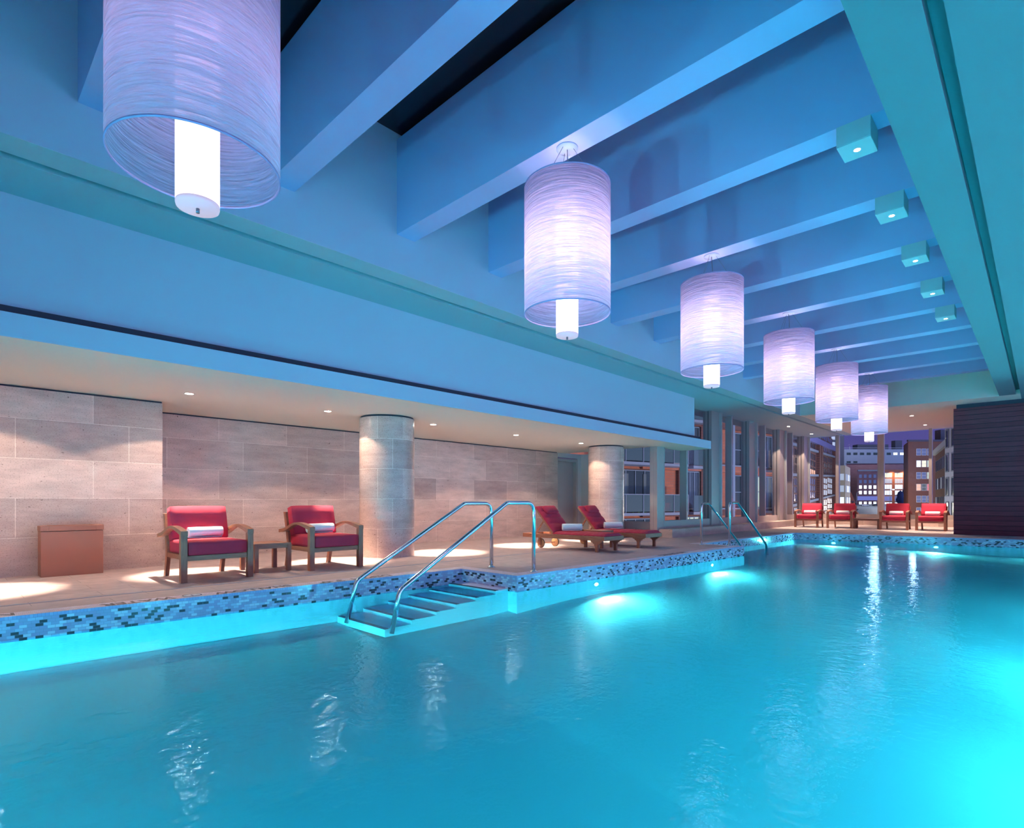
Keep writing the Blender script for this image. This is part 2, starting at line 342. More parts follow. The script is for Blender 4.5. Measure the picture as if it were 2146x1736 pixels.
# ------------------------------------------------------------------ mesh helpers
class MB:
    def __init__(s): s.bm = bmesh.new(); s.uv = None
    def box(s, x0, x1, y0, y1, z0, z1, mi=0, M=None):
        P = [Vector((x, y, z)) for z in (z0, z1) for y in (y0, y1) for x in (x0, x1)]
        if M: P = [M @ p for p in P]
        v = [s.bm.verts.new(p) for p in P]
        for f in ((0, 2, 3, 1), (4, 5, 7, 6), (0, 1, 5, 4), (2, 6, 7, 3), (0, 4, 6, 2), (1, 3, 7, 5)):
            s.bm.faces.new([v[i] for i in f]).material_index = mi
        return s
    def bar(s, a, b, w, h, up=(0, 0, 1), mi=0):
        """box beam from a to b, w across, h along up"""
        a, b = Vector(a), Vector(b); d = (b-a); L = d.length; d.normalize()
        u = Vector(up); sd = d.cross(u).normalized(); u = sd.cross(d).normalized()
        M = Matrix((sd, d, u)).transposed().to_4x4(); M.translation = a
        return s.box(-w/2, w/2, 0, L, -h/2, h/2, mi, M)
    def prism(s, pts, axis, a0, a1, mi=0, M=None):
        """pts: outline in the plane normal to axis; extruded from a0 to a1"""
        def P(p, a):
            q = {'x': (a, p[0], p[1]), 'y': (p[0], a, p[1]), 'z': (p[0], p[1], a)}[axis]
            q = Vector(q); return M @ q if M else q
        A = [s.bm.verts.new(P(p, a0)) for p in pts]; B = [s.bm.verts.new(P(p, a1)) for p in pts]
        s.bm.faces.new(A).material_index = mi; s.bm.faces.new(B[::-1]).material_index = mi
        n = len(pts)
        for i in range(n):
            s.bm.faces.new((A[i], B[i], B[(i+1) % n], A[(i+1) % n])).material_index = mi
        return s
    def lathe(s, prof, c=(0, 0, 0), seg=48, axis='z', mi=0, closed=False):
        rings = []
        for r, z in prof:
            ring = []
            for k in range(seg):
                a = 2*PI*k/seg; x, y = r*math.cos(a), r*math.sin(a)
                p = {'z': (x, y, z), 'y': (x, z, y), 'x': (z, x, y)}[axis]
                ring.append(s.bm.verts.new(Vector(p)+Vector(c)))
            rings.append(ring)
        m = len(rings)
        for i in range(m if closed else m-1):
            A, B = rings[i], rings[(i+1) % m]
            for k in range(seg):
                f = s.bm.faces.new((A[k], A[(k+1) % seg], B[(k+1) % seg], B[k])); f.material_index = mi; f.smooth = True
        if not closed:
            for R in (rings[0], rings[-1]):
                if prof[rings.index(R)][0] > 1e-4: s.bm.faces.new(R).material_index = mi
        return s
    def cyl(s, c, r, z0, z1, seg=32, axis='z', mi=0):
        return s.lathe([(r, z0), (r, z1)], c, seg, axis, mi)
    def tube(s, path, r, seg=16, mi=0, cap=True):
        path = [Vector(p) for p in path]; rings = []; ref = None
        for i, p in enumerate(path):
            d = (path[min(i+1, len(path)-1)]-path[max(i-1, 0)]).normalized()
            if ref is None:
                ref = d.orthogonal().normalized()
            ref = (ref - d*ref.dot(d)).normalized(); o = d.cross(ref)
            rr = r[i] if isinstance(r, (list, tuple)) else r
            rings.append([s.bm.verts.new(p+ref*rr*math.cos(2*PI*k/seg)+o*rr*math.sin(2*PI*k/seg)) for k in range(seg)])
        for A, B in zip(rings, rings[1:]):
            for k in range(seg):
                f = s.bm.faces.new((A[k], A[(k+1) % seg], B[(k+1) % seg], B[k])); f.smooth = True; f.material_index = mi
        if cap: s.bm.faces.new(rings[0]).material_index = mi; s.bm.faces.new(rings[-1]).material_index = mi
        return s
    def quad(s, p, uv=None, mi=0):
        v = [s.bm.verts.new(Vector(q)) for q in p]; f = s.bm.faces.new(v); f.material_index = mi
        if uv:
            L = s.bm.loops.layers.uv.verify()
            for l, c in zip(f.loops, uv): l[L].uv = c
        return s
    def build(s, name, mats, parent=None, bevel=0.0, seg=2, smooth=False, sub=0):
        bmesh.ops.recalc_face_normals(s.bm, faces=s.bm.faces[:]) if not getattr(s, 'keep', False) else None
        me = bpy.data.meshes.new(name); s.bm.to_mesh(me); s.bm.free()
        for m in ([mats] if isinstance(mats, str) else mats): me.materials.append(MATS[m])
        if smooth:
            for p in me.polygons: p.use_smooth = True
        o = bpy.data.objects.new(name, me); COL.objects.link(o)
        if parent: o.parent = parent
        if bevel:
            b = o.modifiers.new('bevel', 'BEVEL'); b.width = bevel; b.segments = seg; b.limit_method = 'ANGLE'; b.angle_limit = math.radians(40)
        if sub:
            b = o.modifiers.new('sub', 'SUBSURF'); b.levels = sub; b.render_levels = sub
        return o

def tag(o, label, cat, group=None, kind=None):
    o['label'] = label; o['category'] = cat
    if group: o['group'] = group
    if kind: o['kind'] = kind
    return o
def struct(o, label, cat): return tag(o, label, cat, kind='structure')
def empty(name, loc, rz=0.0):
    o = bpy.data.objects.new(name, None); COL.objects.link(o); o.location = loc; o.rotation_euler = (0, 0, rz); o.empty_display_size = 0.2
    return o
def kids(o): return [c for c in bpy.data.objects if c.parent == o]
def copy_tree(o, parent=None):
    c = o.copy(); COL.objects.link(c)
    if parent: c.parent = parent
    for ch in kids(o): copy_tree(ch, c)
    return c
def fillet(pts, rads, n=7):
    """round the inner corners of a polyline"""
    pts = [Vector(p) for p in pts]; out = [pts[0]]
    for i in range(1, len(pts)-1):
        r = rads[i-1]; a, p, b = pts[i-1], pts[i], pts[i+1]
        d1, d2 = (a-p).normalized(), (b-p).normalized(); ang = d1.angle(d2); t = min(r/math.tan(ang/2), (a-p).length*0.48, (b-p).length*0.48)
        A, B = p+d1*t, p+d2*t
        for k in range(n+1):
            u = k/n; out.append(A*(1-u)**2+p*2*u*(1-u)+B*u*u)
    out.append(pts[-1]); return out

# ------------------------------------------------------------------ pool, deck
WZ = -0.195                                   # water level, deck is z = 0
EDGE = [(-6.36, -4.0), (-5.916, 5.16), (-4.841, 5.15), (-4.600, 12.0), (-5.555, 12.02), (-5.40, 18.20), (2.6, 19.0), (2.6, -4.0)]
def floor_z(y):
    st = [(-4, -0.47), (3.5, -0.465), (4.6, -0.41), (6.0, -0.33), (8.5, -0.285), (12, -0.30), (20, -0.33)]
    for (a, za), (b, zb) in zip(st, st[1:]):
        if y <= b: return za+(zb-za)*(y-a)/(b-a)
    return st[-1][1]
def deep_z(x, y):
    z0 = floor_z(y)
    u = max(0.0, min(1.0, (x+6.1)/8.85))**1.5; v = max(0.0, min(1.0, (18.6-y)/10.0)); return z0-1.9*u*(0.12+0.88*v*v*(3-2*v))
bm = bmesh.new()
ov = [bm.verts.new((x, y, 0)) for x, y in [(-10.7, -4.3), (-10.7, 13.4), (-10.7, 27.0), (3.2, 27.0), (3.2, -4.3)]]
iv = [bm.verts.new((x, y, 0)) for x, y in EDGE]
ed = [bm.edges.new((L[i], L[(i+1) % len(L)])) for L in (ov, iv) for i in range(len(L))]
bmesh.ops.triangle_fill(bm, use_beauty=True, use_dissolve=False, edges=ed)
for f in list(bm.faces):
    c = f.calc_center_median()
bmesh.ops.recalc_face_normals(bm, faces=bm.faces[:])
for f in bm.faces:
    if f.normal.z < 0: f.normal_flip()
me = bpy.data.meshes.new('floor'); bm.to_mesh(me); bm.free(); me.materials.append(MATS['deck_stone'])
fl = bpy.data.objects.new('floor', me); COL.objects.link(fl)
struct(fl, 'pale stone pool deck paved in long slabs around the water', 'floor')

basin = MB(); band = MB(); border = MB(); cop = MB()
n = len(EDGE); u0 = 0.0
for i in range(n):
    a, b = Vector(EDGE[i]), Vector(EDGE[(i+1) % n]); L = (b-a).length; d = (b-a).normalized(); nn = Vector((-d.y, d.x))   # nn points to the deck side (outline runs clockwise)
    zb = -0.209
    band.quad([(a.x, a.y, zb), (b.x, b.y, zb), (b.x, b.y, -0.026), (a.x, a.y, -0.026)], [(u0, 0), (u0+L, 0), (u0+L, 0.183-0.0005), (u0, 0.183-0.0005)])
    border.quad([(a.x, a.y, -0.026), (b.x, b.y, -0.026), (b.x, b.y, 0.003), (a.x, a.y, 0.003)], [(u0, 0), (u0+L, 0), (u0+L, 0.026), (u0, 0.026)])
    k = max(1, int(L/0.5))
    for j in range(k):
        p, q = a+(b-a)*j/k, a+(b-a)*(j+1)/k
        basin.quad([(p.x, p.y, deep_z(p.x, p.y)), (q.x, q.y, deep_z(q.x, q.y)), (q.x, q.y, zb), (p.x, p.y, zb)])
    # coping strip, mitred
    def off(idx):
        p = Vector(EDGE[idx]); pr = Vector(EDGE[idx-1]); nx = Vector(EDGE[(idx+1) % n])
        d1, d2 = (p-pr).normalized(), (nx-p).normalized(); n1, n2 = Vector((-d1.y, d1.x)), Vector((-d2.y, d2.x))
        m = (n1+n2); return p+m*(0.215/(1+n1.dot(n2)))
    A, B = off(i), off((i+1) % n)
    cop.quad([(a.x, a.y, 0.003), (b.x, b.y, 0.003), (B.x, B.y, 0.003), (A.x, A.y, 0.003)], [(u0, 0), (u0+L, 0), (u0+(B-a).dot(d), 0.182), (u0+(A-a).dot(d), 0.182)])
    u0 += L
ys = [-4.0, 0, 2, 3.5, 4.2, 4.7, 5.15, 5.8, 6.6, 7.5, 8.5, 9.5, 10.5, 11.3, 12.0, 13.0, 14.0, 15.0, 16.0, 17.0, 18.2, 19.0]
for y0, y1 in zip(ys, ys[1:]):
    xl = lambda y: -6.36 if y < 5.15 else -5.6
    xa = -6.4 if y1 <= 5.15 else (-4.9 if y1 <= 12 else -5.6)
    xs = [xa]+[v_ for v_ in [-6.2+0.35*k for k in range(26)] if v_ > xa+0.1]
    for xa_, xb_ in zip(xs, xs[1:]):
        basin.quad([(xa_, y0, deep_z(xa_, y0)), (xb_, y0, deep_z(xb_, y0)), (xb_, y1, deep_z(xb_, y1)), (xa_, y1, deep_z(xa_, y1))])
bmesh.ops.remove_doubles(basin.bm, verts=basin.bm.verts[:], dist=1e-4)
pb = basin.build('pool_basin', 'pool_plaster')
struct(pb, 'pale aqua plastered pool basin under the water', 'pool')
b1 = band.build('waterline_band', 'waterline_tile', pb); b1['label'] = 'mosaic band of blue and near-black glass tiles at the waterline'
b2 = border.build('border_band', 'tile_border', pb)
cp = cop.build('pool_coping', 'coping_tile')
struct(cp, 'narrow coping of small pale mauve tiles round the pool edge', 'coping')
wt = MB(); wt.prism([(x, y) for x, y in EDGE], 'z', WZ, WZ)
bmw = bmesh.new(); vs = [bmw.verts.new((x, y, WZ)) for x, y in EDGE]; f = bmw.faces.new(vs[::-1]); f.normal_update()
bmesh.ops.triangulate(bmw, faces=bmw.faces[:])
for f in bmw.faces:
    f.normal_update()
    if f.normal.z < 0: f.normal_flip()
me = bpy.data.meshes.new('pool_water'); bmw.to_mesh(me); bmw.free(); me.materials.append(MATS['pool_water']); wt.bm.free()
wo = bpy.data.objects.new('pool_water', me); COL.objects.link(wo)
struct(wo, 'still turquoise water filling the pool', 'water')

# lettering on the coping, read from the deck side
def letters(txt, x, y, size, rz, parent, squash=1.0):
    cu = bpy.data.curves.new('t', 'FONT'); cu.body = txt; cu.size = size; cu.align_x = 'CENTER'; cu.align_y = 'CENTER'; cu.extrude = 0.0004; cu.offset = 0.004
    o = bpy.data.objects.new('t', cu); COL.objects.link(o)
    dg = bpy.context.evaluated_depsgraph_get(); me = bpy.data.meshes.new_from_object(o.evaluated_get(dg)); bpy.data.objects.remove(o)
    me.materials.clear(); me.materials.append(MATS['letter_black'])
    t = bpy.data.objects.new('lettering', me); COL.objects.link(t); t.parent = parent; t.location = (x, y, 0.0040); t.rotation_euler = (0, 0, rz); t.scale = (squash, 1, 1)
    t['label'] = 'black tile lettering reading ' + txt
def ex(y): return -6.36+(0.444/9.16)*(y+4)
RZ = -PI/2
letters('NO DIVING', ex(-0.1)-0.105, 0.475-0.44, 0.185, RZ, cp, 0.92)
letters('WATER', ex(1.35)-0.105, 1.355, 0.185, RZ, cp, 0.92)
letters('SHALLOW', ex(2.4)-0.105, 2.40, 0.185, RZ, cp, 0.92)
letters('DEPTH  3\'-0"', ex(3.6)-0.105, 3.59, 0.185, RZ, cp, 0.98)
letters('NO DIVING', -4.85, 9.3, 0.18, RZ, cp, 1.0)
sg = MB(); sg.lathe([(0.10, 0.0035), (0.10, 0.0045), (0.001, 0.0045)], (0, 0, 0), 40)
so = sg.build('round_sign', 'towel_white', cp); so.location = (ex(1.81)-0.13, 1.81, 0); so['label'] = 'white round no-diving symbol set in the coping'
sr = MB(); sr.lathe([(0.088, 0.0046), (0.088, 0.0052), (0.076, 0.0052), (0.076, 0.0046)], (0, 0, 0), 40, closed=True)
sr.box(-0.08, 0.08, -0.006, 0.006, 0.0046, 0.0052, 0, Matrix.Rotation(0.8, 4, 'Z')); sr.box(-0.035, 0.035, -0.008, 0.008, 0.0046, 0.0050)
sr.build('symbol_ring', 'waterline_tile', so)
dr = MB(); dr.box(-6.86, -6.81, -4.2, 12.5, 0.0005, 0.003)
struct(dr.build('floor_drain', 'drain_metal'), 'thin blue-grey slot drain running along the deck beside the pool', 'drain')

# entry steps in the pool
steps = empty('pool_steps', (0, 0, 0)); tag(steps, 'submerged entry steps with dark nosings beside the handrails', 'steps', kind='structure')
TR = [(4.93, 5.16, -0.178), (4.60, 4.93, -0.225), (4.28, 4.60, -0.265), (3.98, 4.28, -0.31), (3.63, 3.98, -0.350), (3.29, 3.63, -0.395)]
for y0, y1, z in TR:
    m = MB(); m.box(-5.99, -5.0, y0, y1-0.0005, -0.48, z); tr_ = m.build('tread', 'pool_plaster', steps)
    m = MB(); m.box(-5.97, -5.02, y0+0.05, y1-0.001, z, z+0.002); m.build('tread_tile', 'tread_tile', tr_)
    m = MB(); m.box(-5.97, -5.0, y0-0.004, y0+0.045, z-0.003, z+0.004); m.build('nosing', 'nosing_dark', tr_)

# underwater lights (lens seen on the wall)
lens_lab = ['bright underwater light in the near side wall', 'bright underwater light in the side wall near the far handrails', 'bright underwater light in the far pool wall, below the bench table', 'bright underwater light in the far pool wall, below the dark panelling']
for i, (p, lb) in enumerate(zip(POOL_SPOTS[:4], lens_lab)):
    side = i < 2
    r = empty('underwater_light', (p[0]-0.075 if side else p[0], p[1] if side else p[1]+0.0, p[2]), 0 if side else -PI/2)
    wall_x = (-4.841+(p[1]-5.15)*0.03518) if side else None
    if side: r.location.x = wall_x
    else: r.location.y = 18.20+(p[0]+5.4)*0.1
    tag(r, lb, 'pool light', 'underwater pool lights')
    m = MB(); m.lathe([(0.001, 0.022), (0.030, 0.020), (0.042, 0.012)], (0, 0, 0), 24, 'x'); r.scale = (1, 1.25, 0.62); m.build('lens', 'pool_lens', r)
    m = MB(); m.lathe([(0.042, 0.0), (0.042, 0.014), (0.055, 0.010), (0.055, 0.0)], (0, 0, 0), 24, 'x', closed=True); m.build('rim', 'steel', r)

# handrails
def rail(x, pts, rads, label, group):
    r = empty('pool_handrail', (x, pts[0][0], 0)); tag(r, label, 'handrail', group)
    path = fillet([(0, y-pts[0][0], z) for y, z in pts], rads, 9)
    m = MB(); m.tube(path, 0.0265, 20); m.build('rail_tube', 'steel', r, smooth=False)
    m = MB(); m.lathe([(0.0265, 0.03), (0.034, 0.026), (0.058, 0.010), (0.058, 0.003)], (0, 0, 0), 28); m.build('base_flange', 'steel', r)
R1 = [(5.58, 0.003), (5.58, 0.925), (5.06, 0.925), (3.40, 0.03), (3.27, -0.44)]
rail(-5.75, R1, [0.14, 0.16, 0.16], 'curved stainless handrail nearer the stone walls, over the submerged steps', 'handrails at the near steps')
R1b = [(5.60, 0.003), (5.60, 0.935), (5.08, 0.935), (3.44, 0.0), (3.34, -0.44)]
rail(-4.95, R1b, [0.14, 0.16, 0.16], 'curved stainless handrail on the open-water side of the submerged steps', 'handrails at the near steps')
R2 = [(11.70, 0.003), (11.70, 0.91), (12.08, 0.91), (13.85, -0.10), (13.95, -0.36)]
rail(-5.42, R2, [0.13, 0.10, 0.1], 'far curved steel handrail, the left one before the mullioned window wall', 'handrails at the far steps')
R2b = [(11.86, 0.003), (11.86, 0.93), (12.30, 0.93), (14.05, -0.09), (14.15, -0.36)]
rail(-4.86, R2b, [0.13, 0.10, 0.1], 'far curved steel handrail at the corner of the deck promontory', 'handrails at the far steps')

# ------------------------------------------------------------------ room shell
def sbox(name, x0, x1, y0, y1, z0, z1, mat, label, cat, parent=None):
    m = MB(); m.box(x0, x1, y0, y1, z0, z1); o = m.build(name, mat, parent)
    return struct(o, label, cat) if parent is None else o
sbox('wall_left_near', -10.9, -9.4, -4.3, 2.345, 0, 2.405, 'stone_near', 'projecting travertine block wall behind the terracotta bin', 'wall')
sbox('wall_left', -10.9, -10.45, 2.345, 12.9, 0, 2.405, 'stone_far', 'long travertine block wall behind the armchairs and column', 'wall')
sbox('trim_1', -10.9, -9.43, -4.3, 2.345, 2.405, 2.44, 'shadow_gap', 'dark shadow gap on top of the near stone wall', 'trim')
sbox('trim_2', -10.9, -10.48, 2.345, 12.9, 2.405, 2.44, 'shadow_gap', 'dark shadow gap on top of the long stone wall', 'trim')
# plain wall with the door
m = MB(); m.box(-10.9, -10.55, 12.9, 12.95, 0, 2.44); m.box(-10.9, -10.55, 14.02, 14.6, 0, 2.44); m.box(-10.9, -10.55, 12.95, 14.02, 2.30, 2.44)
m.box(-10.55, -9.25, 14.2, 14.6, 0, 2.44)
struct(m.build('wall_door_side', 'paint_wall'), 'plain pinkish wall around the door behind the second column', 'wall')
dd = empty('door_1', (-10.6, 13.0, 0)); struct(dd, 'closed pinkish-brown door with frame beyond the stone wall', 'door')
m = MB(); m.box(-0.10, -0.06, 0.02, 0.92, 0.005, 2.18); m.build('door_leaf', 'door_paint', dd)
m = MB(); m.box(-0.06, 0.07, -0.05, 0.02, 0, 2.26); m.box(-0.06, 0.07, 0.92, 1.0, 0, 2.26); m.box(-0.06, 0.07, 0.02, 0.92, 2.18, 2.26)
m.build('door_frame', 'door_paint', dd, bevel=0.006)

# canopy and upper wall on the left
m = MB(); m.box(-10.9, -6.7, -4.3, 13.4, 2.43, 2.65); m.box(-7.58, -6.7, 13.4, 15.05, 2.43, 2.65)
struct(m.build('ceiling_canopy', 'paint_canopy', bevel=0.0), 'low flat canopy ceiling over the seating deck', 'ceiling')
sbox('trim_3', -7.4, -6.80, -4.3, 14.6, 2.65, 2.738, 'shadow_gap', 'dark reveal line on top of the canopy edge', 'trim')
sbox('wall_left_upper', -7.5, -6.85, -4.3, 14.36, 2.738, 3.785, 'paint_ceiling', 'smooth blue-lit upper wall above the canopy', 'wall')
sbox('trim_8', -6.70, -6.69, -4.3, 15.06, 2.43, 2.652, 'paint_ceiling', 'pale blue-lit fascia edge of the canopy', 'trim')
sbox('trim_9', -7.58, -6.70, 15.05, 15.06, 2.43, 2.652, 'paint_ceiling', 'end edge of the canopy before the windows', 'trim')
# soffits with a slot
m = MB(); m.box(-8.2, -6.16, -4.3, 27.0, 3.78, 3.95); m.box(-6.06, -5.76, -4.3, 27.0, 3.78, 3.95); m.box(-6.16, -6.06, -4.3, 27.0, 3.93, 3.99)
sbox('ceiling_recess_side', -5.95, -5.75, -4.3, 19.75, 3.781, 5.5, 'paint_ceiling', 'blue-lit vertical side of the skylight recess above the canopy side', 'ceiling')
struct(m.build('ceiling_soffit', 'paint_soffit'), 'blue-lit soffit with a narrow slot above the canopy side', 'ceiling')
m = MB(); m.box(-0.82, -0.49, -4.3, 19.7, 3.78, 5.5); m.box(-0.49, -0.40, -4.3, 19.7, 3.90, 3.99); m.box(-0.40, 3.2, -4.3, 27.0, 3.78, 3.95)
struct(m.build('ceiling_soffit_right', 'paint_soffit_shaded'), 'teal-lit soffit with a slot on the dark panelling side', 'ceiling')
m = MB(); m.box(-5.75, -0.82, 19.72, 27.0, 3.78, 3.95); m.box(-5.75, -0.82, 19.72, 20.1, 3.95, 5.5); m.box(-0.82, -0.40, 19.70, 27.0, 3.78, 3.95)
struct(m.build('ceiling_soffit_far', 'paint_canopy'), 'cream soffit with four downlights before the end windows', 'ceiling')
sbox('ceiling_near_end', -5.75, -0.82, -4.3, -3.0, 3.78, 5.5, 'paint_ceiling', 'end face of the ceiling recess behind the viewpoint', 'ceiling')
sbox('ceiling', -6.2, -0.4, -4.3, 20.1, 5.50, 5.6, 'skylight_glass', 'dark skylight glazing above the ceiling beams', 'ceiling')
ORD = 'first second third fourth fifth sixth seventh eighth ninth tenth eleventh twelfth thirteenth fourteenth'.split()
BEAMS = [4.09+1.565*k for k in range(-4, 10)]
for i, y in enumerate(BEAMS):
    m = MB(); m.box(-5.75, -0.82, y-0.135, y+0.135, 4.25, 5.42); o = m.build('ceiling_beam', 'paint_beam')
    tag(o, 'cross beam of the skylight, %s from the near end%s' % (ORD[i], ', with a drum pendant hanging from it' if i >= 2 and i % 2 == 0 else ''), 'beam', 'cross beams of the skylight', 'structure')
m = MB(); m.box(2.9, 3.2, -4.3, 20.6, 0, 0.30); m.box(2.9, 3.2, -4.3, 20.6, 3.60, 3.8)
for k in range(9): m.box(2.95, 3.15, -4.3+k*3.09, -4.15+k*3.09, 0.30, 3.60)
struct(m.build('wall_right', 'mullion_metal'), 'metal-framed window wall along the pool side opposite the seating', 'wall')
sbox('wall_back', -10.9, 3.2, -4.6, -4.3, 0, 5.6, 'paint_wall', 'plain wall closing the room behind the viewpoint', 'wall')
sbox('wall_far_panelling', -1.86, 3.2, 20.6, 27.0, 0, 3.66, 'dark_siding', 'dark purple-brown horizontal plank wall beside the end windows', 'wall')
sbox('trim_4', -1.80, 3.1, 20.66, 26.9, 3.66, 3.78, 'shadow_gap', 'dark gap above the dark plank wall', 'trim')

# columns
def column(cx, cy, label, ph):
    m = MB(); L = m.bm.loops.layers.uv.verify(); seg = 72; r = 0.475
    for k in range(seg):
        a0, a1 = 2*PI*k/seg, 2*PI*(k+1)/seg
        q = [(r*math.cos(a0), r*math.sin(a0), 0), (r*math.cos(a1), r*math.sin(a1), 0), (r*math.cos(a1), r*math.sin(a1), 2.40), (r*math.cos(a0), r*math.sin(a0), 2.40)]
        m.quad(q, [(a0*r+ph, 0.02), (a1*r+ph, 0.02), (a1*r+ph, 2.42), (a0*r+ph, 2.42)])
    bmesh.ops.remove_doubles(m.bm, verts=m.bm.verts[:], dist=1e-5)
    o = m.build('stone_column', 'stone_column', smooth=True); o.location = (cx, cy, 0); struct(o, label, 'column')
    g = MB(); g.cyl((0, 0, 0), 0.455, 2.40, 2.43, 48); g.build('shadow_ring', 'shadow_gap', o)
column(-8.38, 5.56, 'polished round travertine column beside the second armchair', 0.1)
column(-8.46, 12.50, 'polished round travertine column behind the sun loungers', 0.3)

# window wall on the left (plane X = -7.62) and end windows (Y = 26.7)
sbox('trim_5', -8.1, -7.0, 13.40, 27.0, 0, 0.22, 'stone_plinth', 'low stone plinth under the side windows', 'plinth')
sbox('trim_6', -7.0, -1.86, 26.25, 27.0, 0, 0.27, 'stone_plinth_far', 'low stone plinth under the end windows', 'plinth')
sbox('trim_7', -8.6, -8.1, 13.30, 13.75, 0, 0.22, 'stone_plinth_far', 'short stone plinth behind the second column', 'plinth')
zt = 3.78
PIL = [13.50, 16.70, 19.76, 22.88, 25.95]
wi = 1
for i, y in enumerate(PIL):
    w = empty('window_%d' % wi, (-7.62, y, 0)); wi += 1
    struct(w, ['tall glazed bay at the corner post behind the loungers', 'tall glazed bay just past the canopy end', 'tall glazed side bay between two far handrails and the corner', 'tall glazed side bay behind the far armchairs', 'glazed side bay meeting the end windows'][i], 'window')
    y1 = (PIL[i+1]-y) if i < 4 else 0.85
    m = MB(); m.box(-0.06, 0.22, 0, 0.20 if i == 0 else 0.55, 0.22, zt); m.build('pilaster', 'mullion_metal', w)
    m = MB(); m.box(0.10, 0.115, -0.012, 0.002, 0.22, zt); m.build('gasket', 'gasket', w)
    m = MB(); m.box(0.05, 0.30, 0.55, 0.60, 0.0, zt) if i else m.box(0.05, 0.235, 0.20, 0.215, 0.22, zt); m.build('fin', 'mullion_edge', w)
    if i < 4:
        m = MB(); m.box(0.02, 0.22, 1.50, 1.56, 0.43, zt); m.build('mullion', 'mullion_metal', w)
        m = MB(); m.box(0.22, 0.235, 1.495, 1.565, 0.43, zt); m.build('mullion_nose', 'mullion_edge', w)
    m = MB(); m.box(-0.03, 0.16, 0.60 if i else 0.215, y1, 0.22, 0.43); m.build('base_panel', 'mullion_metal', w, bevel=0.006)
    m = MB(); m.box(0.0, 0.012, 0.60 if i else 0.215, y1, 0.43, zt); m.build('pane', 'window_glass', w)
# return bay facing the loungers (Y = 13.4)
w = empty('window_%d' % wi, (-8.9, 13.45, 0)); wi += 1
struct(w, 'glazed return between the second column and the corner post', 'window')
m = MB(); m.box(0.0, 1.28, -0.10, 0.06, 0.20, 0.41); m.build('base_panel', 'mullion_metal', w, bevel=0.006)
m = MB(); m.box(0.0, 1.28, 0.0, 0.012, 0.41, 2.43); m.build('pane', 'window_glass', w)
m = MB(); m.box(1.28, 1.50, -0.12, 0.05, 0, 2.43); m.box(1.385, 1.395, -0.13, -0.12, 0, 2.43); m.build('corner_post', 'mullion_metal', w, bevel=0.006)
# end windows
XS = [-7.6, -6.28, -4.72, -3.10, -1.86]
for i in range(4):
    w = empty('window_%d' % wi, (XS[i], 26.7, 0)); wi += 1
    struct(w, ['end window pane at the corner beside the side windows', 'end window between the slim post and the wide post', 'end window right of the wide post, tower seen through it', 'end window next to the dark plank wall'][i], 'window')
    L = XS[i+1]-XS[i]
    m = MB()
    if i < 3:
        hw = (0.06, 0.11, 0.05)[i]
        m.box(L-hw, L+hw, -0.14, 0.08, 0.27, zt)
        if i == 1: m.box(L-0.015, L+0.015, -0.16, -0.14, 0.27, zt)
        m.build('mullion', 'mullion_metal', w, bevel=0.004)
    m = MB(); m.box(0, L, -0.12, 0.05, 0.27, 0.44); m.build('base_panel', 'mullion_metal', w, bevel=0.004)
    m = MB(); m.box(0, L, 0.0, 0.012, 0.44, zt); m.build('pane', 'window_glass', w)

# ------------------------------------------------------------------ lights fixtures
def downlight(x, y, z, label, group, wide, narrow, ang=126, nang=46):
    r = empty('recessed_downlight', (x, y, z)); tag(r, label, 'downlight', group)
    m = MB(); m.lathe([(0.050, -0.001), (0.050, -0.006), (0.068, -0.005), (0.068, -0.0005)], (0, 0, 0), 28, closed=True); m.build('trim_ring', 'mullion_edge', r)
    m = MB(); m.lathe([(0.001, -0.004), (0.050, -0.003)], (0, 0, 0), 28); m.build('lens', 'far_lens' if z > 3 else 'downlight_lens', r)
    if wide: lamp('SPOT', 'downlight_spill', (x, y, z-0.02), wide, WARM, spot_size=math.radians(ang), spot_blend=0.12, shadow_soft_size=0.03)
    if narrow: lamp('SPOT', 'downlight_beam', (x, y, z-0.02), narrow, (1.0, 0.84, 0.62), rot=(0, math.radians(-8), 0), spot_size=math.radians(nang), spot_blend=0.5, shadow_soft_size=0.03)
CL = [(0.25, 'canopy downlight before the projecting stone wall, left of the terracotta bin'), (2.42, 'square downlight in the canopy nearest the terracotta bin'), (4.45, 'canopy downlight between the armchairs and the first column'), (6.62, 'canopy downlight just past the first column'), (8.93, 'canopy downlight over the near lounger'), (11.33, 'canopy downlight right before the second column')]
for y, lb in CL: downlight(-8.42, y, 2.43, lb, 'canopy downlights', 85, 1000, 124, 40)
for (x, y), lb in zip([(-6.87, 22.2), (-6.93, 25.3), (-3.09, 22.25), (-3.10, 25.25)], ['far soffit downlight before the side windows', 'far soffit downlight in the window corner', 'far soffit downlight nearer the pool, by the plank wall', 'far soffit downlight near the glass, by the plank wall']):
    downlight(x, y, 3.78, lb, 'far soffit downlights', 170, 1000, 100, 50)
